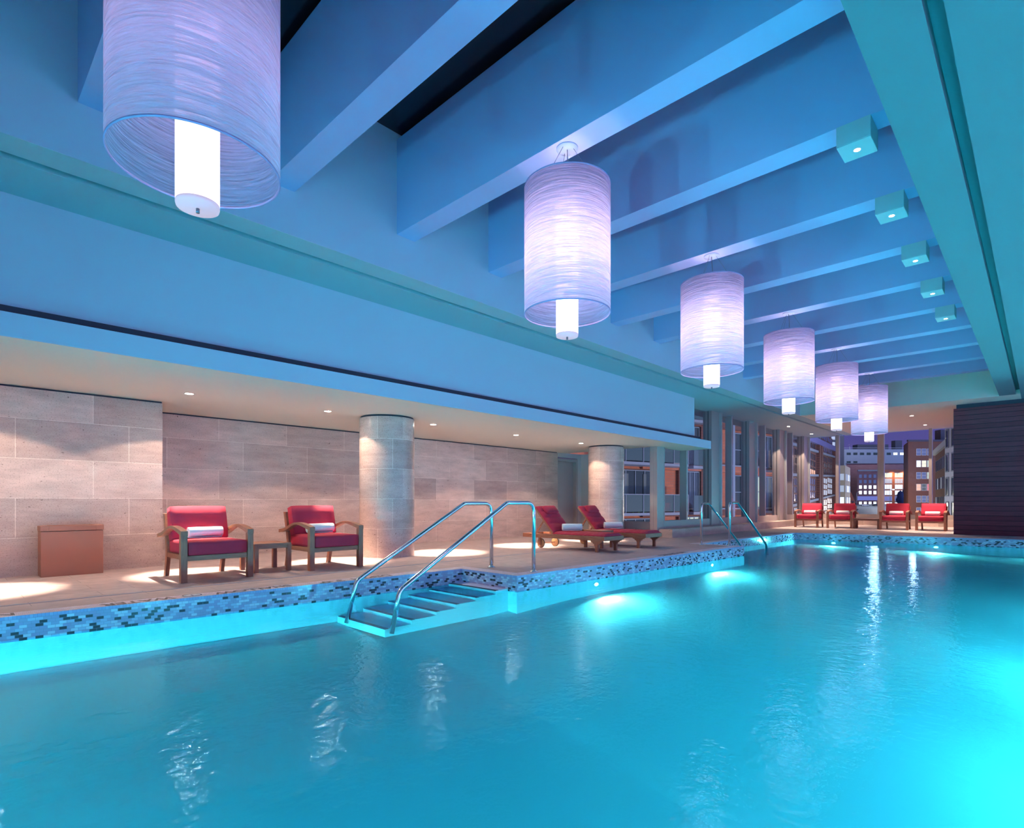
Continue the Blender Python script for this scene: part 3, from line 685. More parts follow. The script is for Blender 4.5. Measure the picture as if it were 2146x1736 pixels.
for i, k in enumerate(range(5)):
    y = BEAMS[4+1+k]
    r = empty('surface_box_light', (-1.18, y, 4.25)); tag(r, ['box downlight under a beam, largest and nearest of five', 'second box downlight under a beam', 'middle box downlight of five under the beams', 'fourth box downlight under a beam', 'smallest and farthest box downlight under a beam'][i], 'downlight', 'box downlights under the beams')
    m = MB(); m.box(-0.13, 0.13, -0.145, 0.145, -0.178, 0); m.build('housing', 'box_metal', r, bevel=0.003)
    m = MB(); m.box(-0.128, 0.128, -0.143, 0.143, -0.184, -0.179)
    for sx in (-1, 1):
        for sy in (-1, 1): m.cyl((sx*0.11, sy*0.125, 0), 0.004, -0.187, -0.184, 8)
    m.build('cover_plate', 'box_metal', r)
    m = MB(); m.lathe([(0.001, -0.186), (0.024, -0.186), (0.026, -0.183)], (0, 0, 0), 24); m.build('lens', 'box_lens', r)
    lamp('SPOT', 'box_beam', (-1.18, y, 4.05), 60, (1.0, 0.95, 0.88), spot_size=math.radians(70), spot_blend=0.4, shadow_soft_size=0.03)

def pendant(loc, label, first=None):
    if first:
        r = copy_tree(first); r.location = loc; r['label'] = label
    else:
        r = empty('pendant_lamp', loc); tag(r, label, 'pendant lamp', 'row of drum pendant lamps')
        m = MB(); m.lathe([(0.10, 0), (0.10, -0.012), (0.001, -0.014)], (0, 0, 0), 40); m.build('ceiling_plate', 'paint_ceiling', r)
        for a in (0.5, 0.5+2*PI/3, 0.5+4*PI/3):
            m = MB(); m.tube([(0.06*math.cos(a), 0.06*math.sin(a), -0.012), (0.27*math.cos(a), 0.27*math.sin(a), -0.36)], 0.0022, 6); m.build('wire', 'steel_wire', r)
        m = MB(); m.tube([(0, 0, -0.012), (0.012, 0, -0.2), (0, 0, -0.44)], 0.0045, 8); m.build('power_cord', 'steel_wire', r)
        m = MB(); m.lathe([(0.400, -0.375), (0.400, -1.545), (0.3965, -1.545), (0.3965, -0.375)], (0, 0, 0), 128, closed=True); sh = m.build('lamp_shade', 'lamp_film', r)
        for z in (-0.372, -1.548):
            m = MB(); m.lathe([(0.4015, z-0.005), (0.4015, z+0.005), (0.394, z+0.005), (0.394, z-0.005)], (0, 0, 0), 96, closed=True); m.build('rim_ring', 'lamp_rim', sh)
        for a in (0.5, 0.5+2*PI/3, 0.5+4*PI/3):
            m = MB(); m.tube([(0.10*math.cos(a), 0.10*math.sin(a), -0.40), (0.396*math.cos(a), 0.396*math.sin(a), -0.40)], 0.005, 6); m.build('spider_arm', 'steel_wire', r)
        m = MB(); m.lathe([(0.103, -0.46), (0.103, -1.735), (0.100, -1.735), (0.100, -0.46)], (0, 0, 0), 64, closed=True); core = m.build('inner_diffuser', 'lamp_core', r)
        m = MB(); m.lathe([(0.001, -1.762), (0.100, -1.760), (0.103, -1.748), (0.103, -1.736)], (0, 0, 0), 64); m.build('diffuser_cap', 'lamp_core_cap', core)
        m = MB(); m.cyl((0, 0, 0), 0.009, -1.785, -1.762, 12); m.build('finial', 'steel_wire', core)
    return r
LL = ['largest drum pendant lamp, cropped at the top of the view', 'second drum pendant lamp, alone before the big blue beams', 'third drum pendant lamp along the row', 'fourth drum pendant lamp, above the far handrails', 'fifth drum pendant lamp, overlapping the farthest one', 'farthest and smallest drum pendant lamp']
first = None
for i, lb in enumerate(LL):
    p = (-3.2, BEAMS[4]-3.13+3.13*i, 4.25)
    o = pendant(p, lb, first)
    if first is None: first = o
    if i == 0:                      # the nearest lamp burns much lower than the others
        for c_ in o.children:
            if c_.name.startswith('inner_diffuser'): near_core = c_
    lamp('POINT', 'pendant_glow', (p[0], p[1], 3.15), 10 if i == 0 else 45, (0.90, 0.72, 1.0), shadow_soft_size=0.14)

near_core.data = near_core.data.copy(); near_core.data.materials[0] = MATS['lamp_core_dim']

# ------------------------------------------------------------------ furniture
def soft_box(m, cx, cy, cz, w, d, h, r=0.03, puff=0.012, M=None, nx=10, ny=8):
    """upholstered block: w along x, d along y, h along z"""
    vs = {}
    nz = 4
    def pos(i, j, k):
        u, v, t = 2*i/nx-1, 2*j/ny-1, 2*k/nz-1
        x, y, z = u*w/2, v*d/2, t*h/2
        px = max(0, abs(x)-(w/2-r)); py = max(0, abs(y)-(d/2-r)); pz = max(0, abs(z)-(h/2-r))
        L = math.sqrt(px*px+py*py+pz*pz)
        if L > 1e-9:
            s = r/max(L, r) if L > r else 1
            x = math.copysign(abs(x)-px+px*s, x); y = math.copysign(abs(y)-py+py*s, y); z = math.copysign(abs(z)-pz+pz*s, z)
        b = (1-u*u)*(1-v*v)
        if abs(t) > 0.99: z += math.copysign(puff*b, t)
        if abs(u) > 0.99: x += math.copysign(puff*0.5*(1-v*v)*(1-t*t), u)
        if abs(v) > 0.99: y += math.copysign(puff*0.5*(1-u*u)*(1-t*t), v)
        p = Vector((x+cx, y+cy, z+cz)); return M @ p if M else p
    def V(i, j, k):
        if (i, j, k) not in vs: vs[(i, j, k)] = m.bm.verts.new(pos(i, j, k))
        return vs[(i, j, k)]
    def F(*a):
        f = m.bm.faces.new([V(*p) for p in a]); f.smooth = True
    for i in range(nx):
        for j in range(ny):
            F((i, j, nz), (i+1, j, nz), (i+1, j+1, nz), (i, j+1, nz)); F((i, j, 0), (i, j+1, 0), (i+1, j+1, 0), (i+1, j, 0))
    for i in range(nx):
        for k in range(nz):
            F((i, 0, k), (i+1, 0, k), (i+1, 0, k+1), (i, 0, k+1)); F((i, ny, k), (i, ny, k+1), (i+1, ny, k+1), (i+1, ny, k))
    for j in range(ny):
        for k in range(nz):
            F((0, j, k), (0, j, k+1), (0, j+1, k+1), (0, j+1, k)); F((nx, j, k), (nx, j+1, k), (nx, j+1, k+1), (nx, j, k+1))

def armchair(w=0.75):
    """faces +x; front legs at x = 0"""
    r = empty('armchair', (0, 0, 0)); h = w/2
    for s in (-1, 1):
        m = MB(); m.box(-0.075, 0.0, s*h-0.035, s*h+0.035, 0, 0.560); m.build('leg', 'teak_z', r, bevel=0.004)
        # rear leg sweeps back from the foot, then tilts back to carry the backrest
        pr = [(-0.93, 0), (-0.855, 0), (-0.795, 0.22), (-0.785, 0.36), (-0.82, 0.52), (-0.90, 0.80), (-0.965, 0.80), (-0.885, 0.52), (-0.855, 0.36), (-0.865, 0.22)]
        hh = s*(h-0.045)
        m = MB(); m.prism(pr, 'y', hh-0.022, hh+0.022); m.build('leg', 'teak_z', r, bevel=0.003)
        # arched armrest
        top, bot = [], []
        for k in range(13):
            u = k/12; x = 0.004-u*0.994
            z = 0.605+0.055*math.sin(PI*min(1, u*1.25))-0.10*max(0, u-0.45)**1.3*1.4
            top.append((x, z)); th = 0.030+0.028*abs(math.cos(PI*min(1, u*1.1)))*(1-0.4*u)
            bot.append((x, z-th))
        m = MB(); m.prism(top+bot[::-1], 'y', s*h-0.038, s*h+0.038); m.build('armrest', 'teak_x', r, bevel=0.004)
    m = MB()
    m.box(-0.055, -0.025, -h+0.035, h-0.035, 0.25, 0.31)
    for s in (-1, 1): m.box(-0.80, -0.055, s*(h-0.045)-0.018, s*(h-0.045)+0.018, 0.25, 0.31)
    m.box(-0.82, -0.79, -h+0.06, h-0.06, 0.25, 0.31)
    for k in range(8): m.box(-0.74+k*0.085, -0.68+k*0.085, -h+0.06, h-0.06, 0.288, 0.306)
    m.build('seat_frame', 'teak_y', r, bevel=0.003)
    m = MB()
    for k in range(5):
        z = 0.40+k*0.085; x = -0.835-(z-0.36)*0.27
        m.box(x-0.010, x+0.010, -h+0.06, h-0.06, z-0.025, z+0.025)
    m.build('backrest', 'teak_y', r, bevel=0.003)
    m = MB(); soft_box(m, -0.385, 0, 0.395, 0.80, w-0.09, 0.165, 0.018, 0.010); m.build('seat_cushion', 'cushion_red', r)
    M = Matrix.Translation((-0.755, 0, 0.665)) @ Matrix.Rotation(math.radians(-15), 4, 'Y')
    m = MB(); soft_box(m, 0, 0, 0.005, 0.15, w-0.08, 0.43, 0.016, 0.006, M); m.build('back_cushion', 'cushion_red', r)
    return r
G1 = 'red-cushioned teak armchairs by the stone wall'; G2 = 'red-cushioned teak armchairs at the end windows'
ch = armchair()
ch.location = (-7.225, 2.40, 0); tag(ch, 'teak armchair with red cushions nearest the terracotta bin', 'armchair', G1)
c2 = copy_tree(ch); c2.location = (-7.215, 3.965, 0); c2['label'] = 'teak armchair with red cushions in front of the round column'
far = [(-6.31, 22.35), (-5.24, 22.42), (-3.62, 22.45), (-2.62, 22.50)]
fl_ = ['far armchair with red cushions closest to the side windows', 'far armchair with red cushions on the side-window side of the low table', 'far armchair with red cushions just right of the low table', 'far armchair with red cushions nearest the dark plank wall']
for (x, y), lb in zip(far, fl_):
    c = copy_tree(ch); c.location = (x, y, 0); c.rotation_euler = (0, 0, -PI/2); c['label'] = lb; c['group'] = G2

def towel(L=0.40, r=0.074):
    """rolled towel, axis along local y, resting on z = 0"""
    m = MB(); turns = 4.0; n = 120; a0 = 2*PI*0.5; outer, inner = [], []
    def rad(a): return 0.010+(r-0.010)*a/(2*PI*turns)
    pts = []
    for k in range(n+1):
        a = 2*PI*turns*k/n; pts.append((rad(a), a-PI/2))
    th = (r-0.010)/turns*0.80
    out = [((q)*math.cos(a), (q)*math.sin(a)) for q, a in pts]; inn = [((q-th if q-th > 0.001 else 0.001)*math.cos(a), (q-th if q-th > 0.001 else 0.001)*math.sin(a)) for q, a in pts]
    rows = []
    ny = 12
    for j in range(ny+1):
        v = 2*j/ny-1; y = v*L/2; s = 1-0.05*abs(v)**6
        rows.append(([m.bm.verts.new((p[0]*s, y, p[1]*s+r)) for p in out], [m.bm.verts.new((p[0]*s, y, p[1]*s+r)) for p in inn]))
    for (A, B), (C, D) in zip(rows, rows[1:]):
        for k in range(n):
            for P, Q in ((A, C), (B, D)):
                f = m.bm.faces.new((P[k], P[k+1], Q[k+1], Q[k])); f.smooth = True
        for k in (0, n): m.bm.faces.new((A[k], B[k], D[k], C[k]))
    for A, B in (rows[0], rows[-1]):
        for k in range(n): m.bm.faces.new((A[k], A[k+1], B[k+1], B[k])).smooth = True
    return m.build('rolled_towel', 'towel_white')
tw = towel(); GT = 'rolled white towels on the seats'
TW = [((-7.77, 2.42, 0.490), 0.0, 'rolled white towel on the armchair nearest the terracotta bin'),
      ((-7.76, 3.985, 0.490), 0.0, 'rolled white towel on the armchair before the round column'),
      ((-6.31, 22.87, 0.490), PI/2, 'rolled white towel on the far armchair closest to the side windows'),
      ((-5.24, 22.94, 0.490), PI/2, 'rolled white towel on the far armchair left of the low table'),
      ((-3.62, 22.97, 0.490), PI/2, 'rolled white towel on the far armchair right of the low table'),
      ((-2.62, 23.02, 0.490), PI/2, 'rolled white towel on the far armchair nearest the plank wall'),
      ((-6.86, 8.93, 0.368), -0.75, 'rolled white towel on the nearer red lounger'),
      ((-6.80, 10.32, 0.368), -0.75, 'rolled white towel on the farther red lounger')]
for i, (p, rz, lb) in enumerate(TW):
    o = tw if i == 0 else tw.copy()
    if i: COL.objects.link(o)
    o.location = p; o.rotation_euler = (0, 0, rz); tag(o, lb, 'towel', GT)

def side_table(w, d, h, name='side_table'):
    r = empty(name, (0, 0, 0))
    for sx in (-1, 1):
        for sy in (-1, 1):
            m = MB(); m.box(sx*(w/2-0.028)-0.028, sx*(w/2-0.028)+0.028, sy*(d/2-0.028)-0.028, sy*(d/2-0.028)+0.028, 0, h-0.018); m.build('leg', 'teak_z', r, bevel=0.003)
    m = MB(); n = 6; g = (w-0.10)/n
    for k in range(n): m.box(-w/2+0.05+k*g+0.003, -w/2+0.05+(k+1)*g-0.003, -d/2+0.05, d/2-0.05, h-0.020, h-0.002)
    m.box(-w/2, -w/2+0.05, -d/2, d/2, h-0.022, h); m.box(w/2-0.05, w/2, -d/2, d/2, h-0.022, h)
    m.box(-w/2+0.05, w/2-0.05, -d/2, -d/2+0.05, h-0.022, h); m.box(-w/2+0.05, w/2-0.05, d/2-0.05, d/2, h-0.022, h)
    m.build('table_top', 'teak_y', r, bevel=0.002)
    m = MB()
    for s in (-1, 1):
        m.box(-w/2+0.056, w/2-0.056, s*(d/2-0.02)-0.010, s*(d/2-0.02)+0.010, h-0.070, h-0.022); m.box(s*(w/2-0.02)-0.010, s*(w/2-0.02)+0.010, -d/2+0.056, d/2-0.056, h-0.070, h-0.022)
    m.build('apron', 'teak_y', r)
    return r
t1 = side_table(0.52, 0.50, 0.385); t1.location = (-7.80, 3.195, 0); tag(t1, 'square teak side table between the two armchairs by the stone wall', 'table')
t2 = side_table(0.45, 0.42, 0.36); t2.location = (-6.68, 9.60, 0); tag(t2, 'small teak side table between the two sun loungers', 'table')
t3 = side_table(0.78, 0.50, 0.36, 'low_table'); t3.location = (-4.445, 22.80, 0); tag(t3, 'low teak table between the far armchairs at the end windows', 'table')

def lounger():
    """feet toward +x (x = 0), head end at x = -2.05, width along y"""
    r = empty('sun_lounger', (0, 0, 0)); hw = 0.315
    for s in (-1, 1):
        m = MB(); m.box(-2.05, 0.0, s*hw-0.018, s*hw+0.018, 0.215, 0.295); m.build('side_rail', 'teak_x', r, bevel=0.004)
        # scroll-bracketed front leg
        pr = [(-0.205, 0), (-0.145, 0), (-0.145, 0.12), (-0.125, 0.155), (-0.10, 0.16), (-0.09, 0.185), (-0.055, 0.19), (-0.045, 0.215), (-0.305, 0.215), (-0.295, 0.19), (-0.26, 0.185), (-0.25, 0.16), (-0.225, 0.155), (-0.205, 0.12)]
        m = MB(); m.prism(pr, 'y', s*hw-0.024, s*hw+0.024); m.build('leg', 'teak_z', r, bevel=0.002)
        m = MB(); m.box(-1.66, -1.60, s*(hw-0.045)-0.015, s*(hw-0.045)+0.015, 0.06, 0.25); m.build('wheel_bracket', 'teak_z', r)
        m = MB(); m.lathe([(0.001, -0.014), (0.085, -0.014), (0.092, -0.008), (0.092, 0.008), (0.085, 0.014), (0.001, 0.014)], (0, 0, 0), 36, 'y'); wh = m.build('wheel', 'wheel_wood', r)
        wh.location = (-1.63, s*(hw-0.085), 0.098)
        m = MB(); m.lathe([(0.092, -0.010), (0.098, -0.007), (0.098, 0.007), (0.092, 0.010)], (0, 0, 0), 36, 'y', closed=True); m.build('tyre', 'rubber', wh)
        m = MB(); m.cyl((0, 0, 0), 0.014, -0.020, 0.020, 14, 'y'); m.build('hub', 'steel', wh)
    m = MB(); m.box(-0.03, 0.0, -hw+0.018, hw-0.018, 0.215, 0.295); m.box(-2.05, -2.02, -hw+0.018, hw-0.018, 0.215, 0.295)
    for k in range(13): m.box(-0.09-k*0.095, -0.04-k*0.095, -hw+0.018, hw-0.018, 0.277, 0.293)
    m.cyl((-1.63, 0, 0.098), 0.008, -hw+0.04, hw-0.04, 10, 'y')
    m.build('slat_base', 'teak_y', r, bevel=0.002)
    hx, hz, an = -1.26, 0.30, math.radians(47); L = 0.72
    D = Vector((-math.cos(an), 0, math.sin(an))); U = Vector((math.sin(an), 0, math.cos(an)))
    m = MB()
    for s in (-1, 1): m.bar(Vector((hx, s*(hw-0.05), hz)), Vector((hx, s*(hw-0.05), hz))+D*L, 0.03, 0.045, up=U)
    for k in range(8):
        c = Vector((hx, 0, hz))+D*(0.06+k*0.088)+U*0.018
        m.bar(c+Vector((0, -hw+0.03, 0)), c+Vector((0, hw-0.03, 0)), 0.05, 0.014, up=U)
    m.build('backrest', 'teak_y', r, bevel=0.002)
    m = MB()
    for s in (-1, 1): m.bar(Vector((hx, s*(hw-0.09), hz))+D*0.40, (-1.80, s*(hw-0.09), 0.25), 0.025, 0.03)
    m.build('prop', 'teak_x', r)
    # quilted mattress: path from foot to head, tufted across
    m = MB(); path = []
    n1, n2 = 44, 30
    for k in range(n1+1): path.append((Vector((-0.005+(hx+0.005)*k/n1, 0, 0.296)), Vector((0, 0, 1)), k/n1*1.26))
    for k in range(1, n2+1): path.append((Vector((hx, 0, 0.30))+D*(L*k/n2)+U*0.028, U, 1.26+k/n2*L))
    ny = 10; rows = []
    for p, up, s in path:
        tuft = 0.5+0.5*math.cos(2*PI*(s/0.165)); th = 0.062-0.020*tuft**4
        e = min(s, 1.26+L-s); th *= min(1, (max(e, 0)/0.03)**0.5*0.65+0.35)
        ring = []
        for j in range(ny+1):
            v = 2*j/ny-1; ed = (1-abs(v)**6)
            ring.append(m.bm.verts.new(p+up*(0.012+(th-0.012)*ed**0.5)+Vector((0, v*0.30, 0))))
        low = [m.bm.verts.new(p+up*0.002+Vector((0, v*0.30, 0))) for v in (-1, 1)]
        rows.append((ring, low))
    for (A, a), (B, b) in zip(rows, rows[1:]):
        for j in range(ny): m.bm.faces.new((A[j], A[j+1], B[j+1], B[j])).smooth = True
        m.bm.faces.new((A[0], B[0], b[0], a[0])); m.bm.faces.new((A[-1], a[1], b[1], B[-1])); m.bm.faces.new((a[0], b[0], b[1], a[1]))
    for A, a in (rows[0], rows[-1]): m.bm.faces.new(A+[a[1], a[0]])
    m.build('mattress', 'cushion_red', r)
    c = Vector((hx, 0, hz))+D*(L-0.16)+U*0.105
    M = Matrix((D, Vector((0, 1, 0)), D.cross(Vector((0, 1, 0))))).transposed().to_4x4(); M.translation = c
    m = MB(); soft_box(m, 0, 0, 0, 0.20, 0.38, 0.085, 0.035, 0.012, M); m.build('pillow', 'cushion_red', r)
    return r
lg = lounger(); lg.location = (-5.86, 8.93, 0); tag(lg, 'teak sun lounger with red mattress, the nearer one with wheels in full view', 'sun lounger', 'sun loungers before the second column')
l2 = copy_tree(lg); l2.location = (-5.80, 10.32, 0); l2['label'] = 'teak sun lounger with red mattress, the farther one by the second column'

bn = empty('planter_box', (-9.19, 1.25, 0)); tag(bn, 'rectangular terracotta bin with an open slot top against the stone wall', 'bin')
m = MB(); m.box(-0.135, 0.14, -0.32, 0.32, 0, 0.575); m.build('body', 'terracotta', bn, bevel=0.004)
m = MB(); m.box(-0.14, 0.145, -0.325, -0.24, 0.578, 0.645); m.box(-0.14, 0.145, 0.24, 0.325, 0.578, 0.645); m.box(-0.14, -0.105, -0.24, 0.24, 0.578, 0.645); m.box(0.09, 0.145, -0.24, 0.24, 0.578, 0.645)
m.build('rim', 'terracotta', bn, bevel=0.003)
m = MB(); m.box(-0.105, 0.09, -0.24, 0.24, 0.578, 0.60); m.build('slot', 'shadow_gap', bn)

# ------------------------------------------------------------------ the city outside
def frame_of(P0, P1):
    d = Vector((P1[0]-P0[0], P1[1]-P0[1])); return math.atan2(d.y, d.x), d.length
def building(name, label, cat, P0, P1, depth, z0, z1, mat, slope=0.0, group=None, skew=0.0):
    """front face runs from P0 to P1 along local +x; local -y faces the room"""
    rz, L = frame_of(P0, P1)
    r = empty(name, (P0[0], P0[1], 0), rz); tag(r, label, cat, group)
    m = MB(); m.prism([(0, z0), (L, z0+slope*L), (L, z1+slope*L), (0, z1)], 'y', 0.0, depth)
    for v in m.bm.verts: v.co.x += skew*v.co.y
    m.build('wall', mat, r)
    return r, L
def win(r, x0, x1, z0, z1, pane, fr='frame_grey', cols=1, rows=1, y=-0.02, sl=0.0, t=0.06, name='window', M=None):
    zz = sl*(x0+x1)/2
    m = MB()
    m.box(x0-t, x1+t, y-0.08, y, z1+zz, z1+zz+t); m.box(x0-t, x1+t, y-0.08, y, z0+zz-t, z0+zz); m.box(x0-t, x0, y-0.08, y, z0+zz, z1+zz); m.box(x1, x1+t, y-0.08, y, z0+zz, z1+zz)
    for k in range(1, cols): xx = x0+(x1-x0)*k/cols; m.box(xx-t/2, xx+t/2, y-0.07, y, z0+zz, z1+zz)
    for k in range(1, rows): z = z0+(z1-z0)*k/rows+zz; m.box(x0, x1, y-0.07, y, z-t/2, z+t/2)
    if M: bmesh.ops.transform(m.bm, matrix=M, verts=m.bm.verts[:])
    f = m.build(name, fr, r)
    m = MB(); m.box(x0, x1, y-0.02, y+0.0, z0+zz, z1+zz, 0, M); m.build('pane', pane, f)
    return f
def part(r, name, mat, *bx):
    m = MB()
    for b in bx: m.box(*b)
    return m.build(name, mat, r)

# A: brick apartment block beside the side windows. local x: 0 at the near end, floors every 3.25 m
r, L = building('apartment_building', 'orange brick apartment block with glass balconies outside the side windows', 'building', (-20.3, 31.7), (-15.6, 50.1), 8, -8, 16, 'brick_orange')
# a wing further near (hidden by the column) keeps the row closed
part(r, 'side_wing', 'brick_orange', (-8, 0, 0.5, 8, -8, 16))
for k in range(-2, 4):
    zb = 0.25+3.30*k
    part(r, 'spandrel', 'brick_brown' if k % 2 else 'brick_orange', (1.8, L, -0.25, 0, zb+2.95, zb+3.30+0.18))
    part(r, 'ledge', 'sill_stone', (-1, L, -0.34, 0, zb+3.42, zb+3.52))
    # wide glazed loggia
    win(r, -1.4, 3.0, zb+0.1, zb+2.80, 'pane_dark' if k != 0 else 'pane_dark', cols=5, rows=1, y=-0.05)
    part(r, 'curtain', 'curtain', (0.2, 0.6, -0.12, -0.07, zb+0.2, zb+2.6), (2.0, 2.25, -0.12, -0.07, zb+0.2, zb+2.6))
    # balcony with glass rail
    b = part(r, 'balcony', 'sill_stone', (-1.6, 4.9, -1.5, 0, zb-0.20, zb-0.02))
    m = MB(); m.box(-1.6, 4.9, -1.50, -1.47, zb+0.05, zb+1.15); m.build('glass_rail', 'balcony_glass', b)
    m = MB(); m.box(-1.6, 4.9, -1.53, -1.45, zb+1.15, zb+1.20)
    for x in (-1.0, 0.55, 1.35, 2.3, 3.4, 4.85): m.box(x, x+0.05, -1.54, -1.46, zb-0.02, zb+1.15)
    m.build('rail_frame', 'sill_stone', b)
    part(r, 'pier', 'brick_brown', (5.35, 5.85, -0.25, 0, zb, zb+3.3), (7.75, 8.6, -0.25, 0, zb, zb+3.3))
    win(r, 6.2, 7.65, zb+0.05, zb+2.85, 'pane_dark' if k > 0 else 'lit_green' if k == -1 else 'pane_dark', cols=3, rows=1, y=-0.05)
    b = part(r, 'balcony', 'sill_stone', (6.15, 7.7, -0.9, 0, zb-0.22, zb-0.02))
    m = MB(); m.box(6.2, 7.65, -0.90, -0.87, zb+0.02, zb+1.15); m.box(6.15, 6.2, -0.92, -0.86, zb, zb+1.2); m.build('glass_rail', 'balcony_glass', b)
    win(r, 11.1, 12.6, zb+0.2, zb+2.7, ('pane_dark', 'lit_white', 'pane_dark', 'pane_dark', 'pane_blue', 'pane_dark')[k+2], cols=2, rows=2, y=-0.05)
    part(r, 'drain_pipe', 'frame_grey', (11.3, 11.55, -0.35, -0.15, zb, zb+3.3))
    win(r, 14.3, 15.1, zb+0.3, zb+2.7, ('lit_green', 'pane_dark', 'lit_green', 'pane_dark', 'pane_blue', 'pane_dark')[k+2], cols=1, rows=2, y=-0.05)
    win(r, 15.5, 17.2, zb+0.2, zb+2.7, ('lit_yellow', 'pane_dark', 'curtain', 'pane_dark', 'pane_dark', 'pane_dark')[k+2], cols=3, rows=1, y=-0.05)
    b = part(r, 'balcony', 'sill_stone', (15.4, 17.4, -1.0, 0, zb-0.2, zb-0.04))
    m = MB(); m.box(15.4, 17.4, -1.0, -0.97, zb, zb+1.1); m.build('glass_rail', 'balcony_glass', b)
# lime green chairs on the opposite balcony
gc = MB(); gc.box(-0.35, 0.35, -0.02, 0.02, 0.35, 1.0, 0, Matrix.Rotation(-0.2, 4, 'X')); gc.box(-0.35, 0.35, -0.5, 0.0, 0.30, 0.35)
for sx in (-0.33, 0.30):
    for sy in (-0.48, -0.05): gc.box(sx, sx+0.04, sy, sy+0.04, 0, 0.32)
g1 = gc.build('balcony_chair', 'chair_green'); rz_, _ = frame_of((-20.3, 31.7), (-15.6, 50.1))
cA, sA = math.cos(rz_), math.sin(rz_)
def onA(x, y, z): return (-20.3+x*cA-y*sA, 31.7+x*sA+y*cA, z)
g1.location = onA(0.65, -0.75, 0.23); g1.rotation_euler = (0, 0, rz_+0.1); tag(g1, 'lime green chair on the opposite balcony, next to the column', 'chair', 'lime chairs on the opposite balcony')
g2 = g1.copy(); COL.objects.link(g2); g2.location = onA(1.65, -0.75, 0.23); g2.rotation_euler = (0, 0, rz_-0.3); g2['label'] = 'lime green chair on the opposite balcony, second from the column'

# B: long brown brick block receding up the street
SL = 0.035
r, L = building('street_block', 'long brown brick block with tall gridded windows receding up the street', 'building', (-22.9, 73.6), (-32.0, 134.1), 10, -20, 9.45, 'brick_brown', SL)
m = MB(); m.prism([(-0.3, 9.45), (L+.3, 9.45+SL*L), (L+.3, 10.4+SL*L), (-0.3, 10.4)], 'y', -0.5, 1.5); m.build('roof_band', 'roof_violet', r)
for k in range(-3, 3):
    zf = 0.2+3.95*k
    m = MB(); m.prism([(0, zf), (L, zf+SL*L), (L, zf+0.35+SL*L), (0, zf+0.35)], 'y', -0.35, 0); m.build('ledge', 'sill_stone', r)
for x0, x1, cols in ((1.0, 4.2, 2), (4.8, 7.9, 2), (12.7, 17.0, 3), (17.6, 26.5, 4), (35.5, 44.0, 3), (44.6, 53.0, 3)):
    for k in range(-3, 3):
        zf = 0.2+3.95*k
        if zf+3.6 > 9.3 and k > 2: continue
        pn = random.choice(['pane_blue', 'pane_dark', 'pane_blue', 'lit_cool', 'lit_cool'] if k <= 0 else ['pane_dark', 'pane_blue', 'pane_dark'])
        win(r, x0, x1, zf+0.6, zf+3.65, pn, 'brick_brown', cols=cols, rows=3, y=-0.02, sl=SL, t=0.22)
    if 12 < x0 < 30:
        for j in range(cols): part(r, 'reflection_pane', 'lit_orange', (x0+0.3+j*(x1-x0)/cols, x0+0.3+(j+0.55)*(x1-x0)/cols, -0.12, -0.06, 4.6+SL*x0, 5.4+SL*x0))  # orange lights reflected in the glazing, put in as glowing panels
for x0 in (9.2, 28.5, 31.5, 56.0): part(r, 'pier', 'brick_brown', (x0, x0+2.0, -0.5, 0, -15, 9.4+SL*x0))

# J: dark modern tower behind it
r, L = building('tower_block', 'dark modern tower with scattered pale panels above the brown brick block', 'building', (-61.4, 218.0), (-55.6, 235.0), 12, -10, 50, 'facade_dark')
for k in range(11):
    for j in range(5):
        if random.random() < 0.62: win(r, 0.4+j*3.5, 2.7+j*3.5, 15.0+k*2.3+(j % 2)*0.7, 16.4+k*2.3+(j % 2)*0.7, random.choice(['pane_blue', 'lit_cool', 'curtain']), 'facade_dark')
# H: beige office block, its side face slanting back along the street
r, L = building('office_block', 'beige office block with bright strip windows beside the slim post', 'building', (-47.2, 186.0), (-42.3, 187.8), 15.8, -22, 11.8, 'facade_beige', skew=0.22)
for k in range(6):
    z = 7.4-k*3.5
    win(r, 0.3, L-0.3, z, z+1.9, ['lit_cool', 'lit_cool', 'lit_white', 'lit_white', 'lit_white', 'lit_white'][k], 'facade_pale', cols=3)
SM = Matrix.Translation((L, 0, 0)) @ Matrix.Rotation(math.atan2(15.8, 3.5), 4, 'Z')
for k in range(6):
    z = 7.4-k*3.5
    for j in range(4): win(r, 0.8+j*3.8, 3.8+j*3.8, z, z+1.9, random.choice(['lit_cool', 'lit_white', 'lit_cool']), 'facade_pale', M=SM)
# I: gabled brick house with fire escape
r = empty('gabled_house', (-60.5, 262.0, 0), frame_of((-60.5, 262.0), (-58.0, 290.0))[0]); tag(r, 'orange-lit gabled brick house with fire escape before the street', 'house')
m = MB(); m.prism([(0, -20), (17, -20), (17, 1.0), (12, 5.0), (0, 9.6)], 'y', 0, 12); m.build('wall', 'brick_orange', r)
part(r, 'fire_escape', 'facade_dark', *[(3+k*5, 7+k*5, -1.2, -0.2, 4.5-k*3.5, 4.8-k*3.5) for k in range(4)])
m = MB()
for k in range(3): m.bar((7+k*5, -0.8, 4.6-k*3.5), (3+k*5, -0.8, 1.1-k*3.5), 0.3, 0.3)
m.build('stair', 'facade_dark', r)
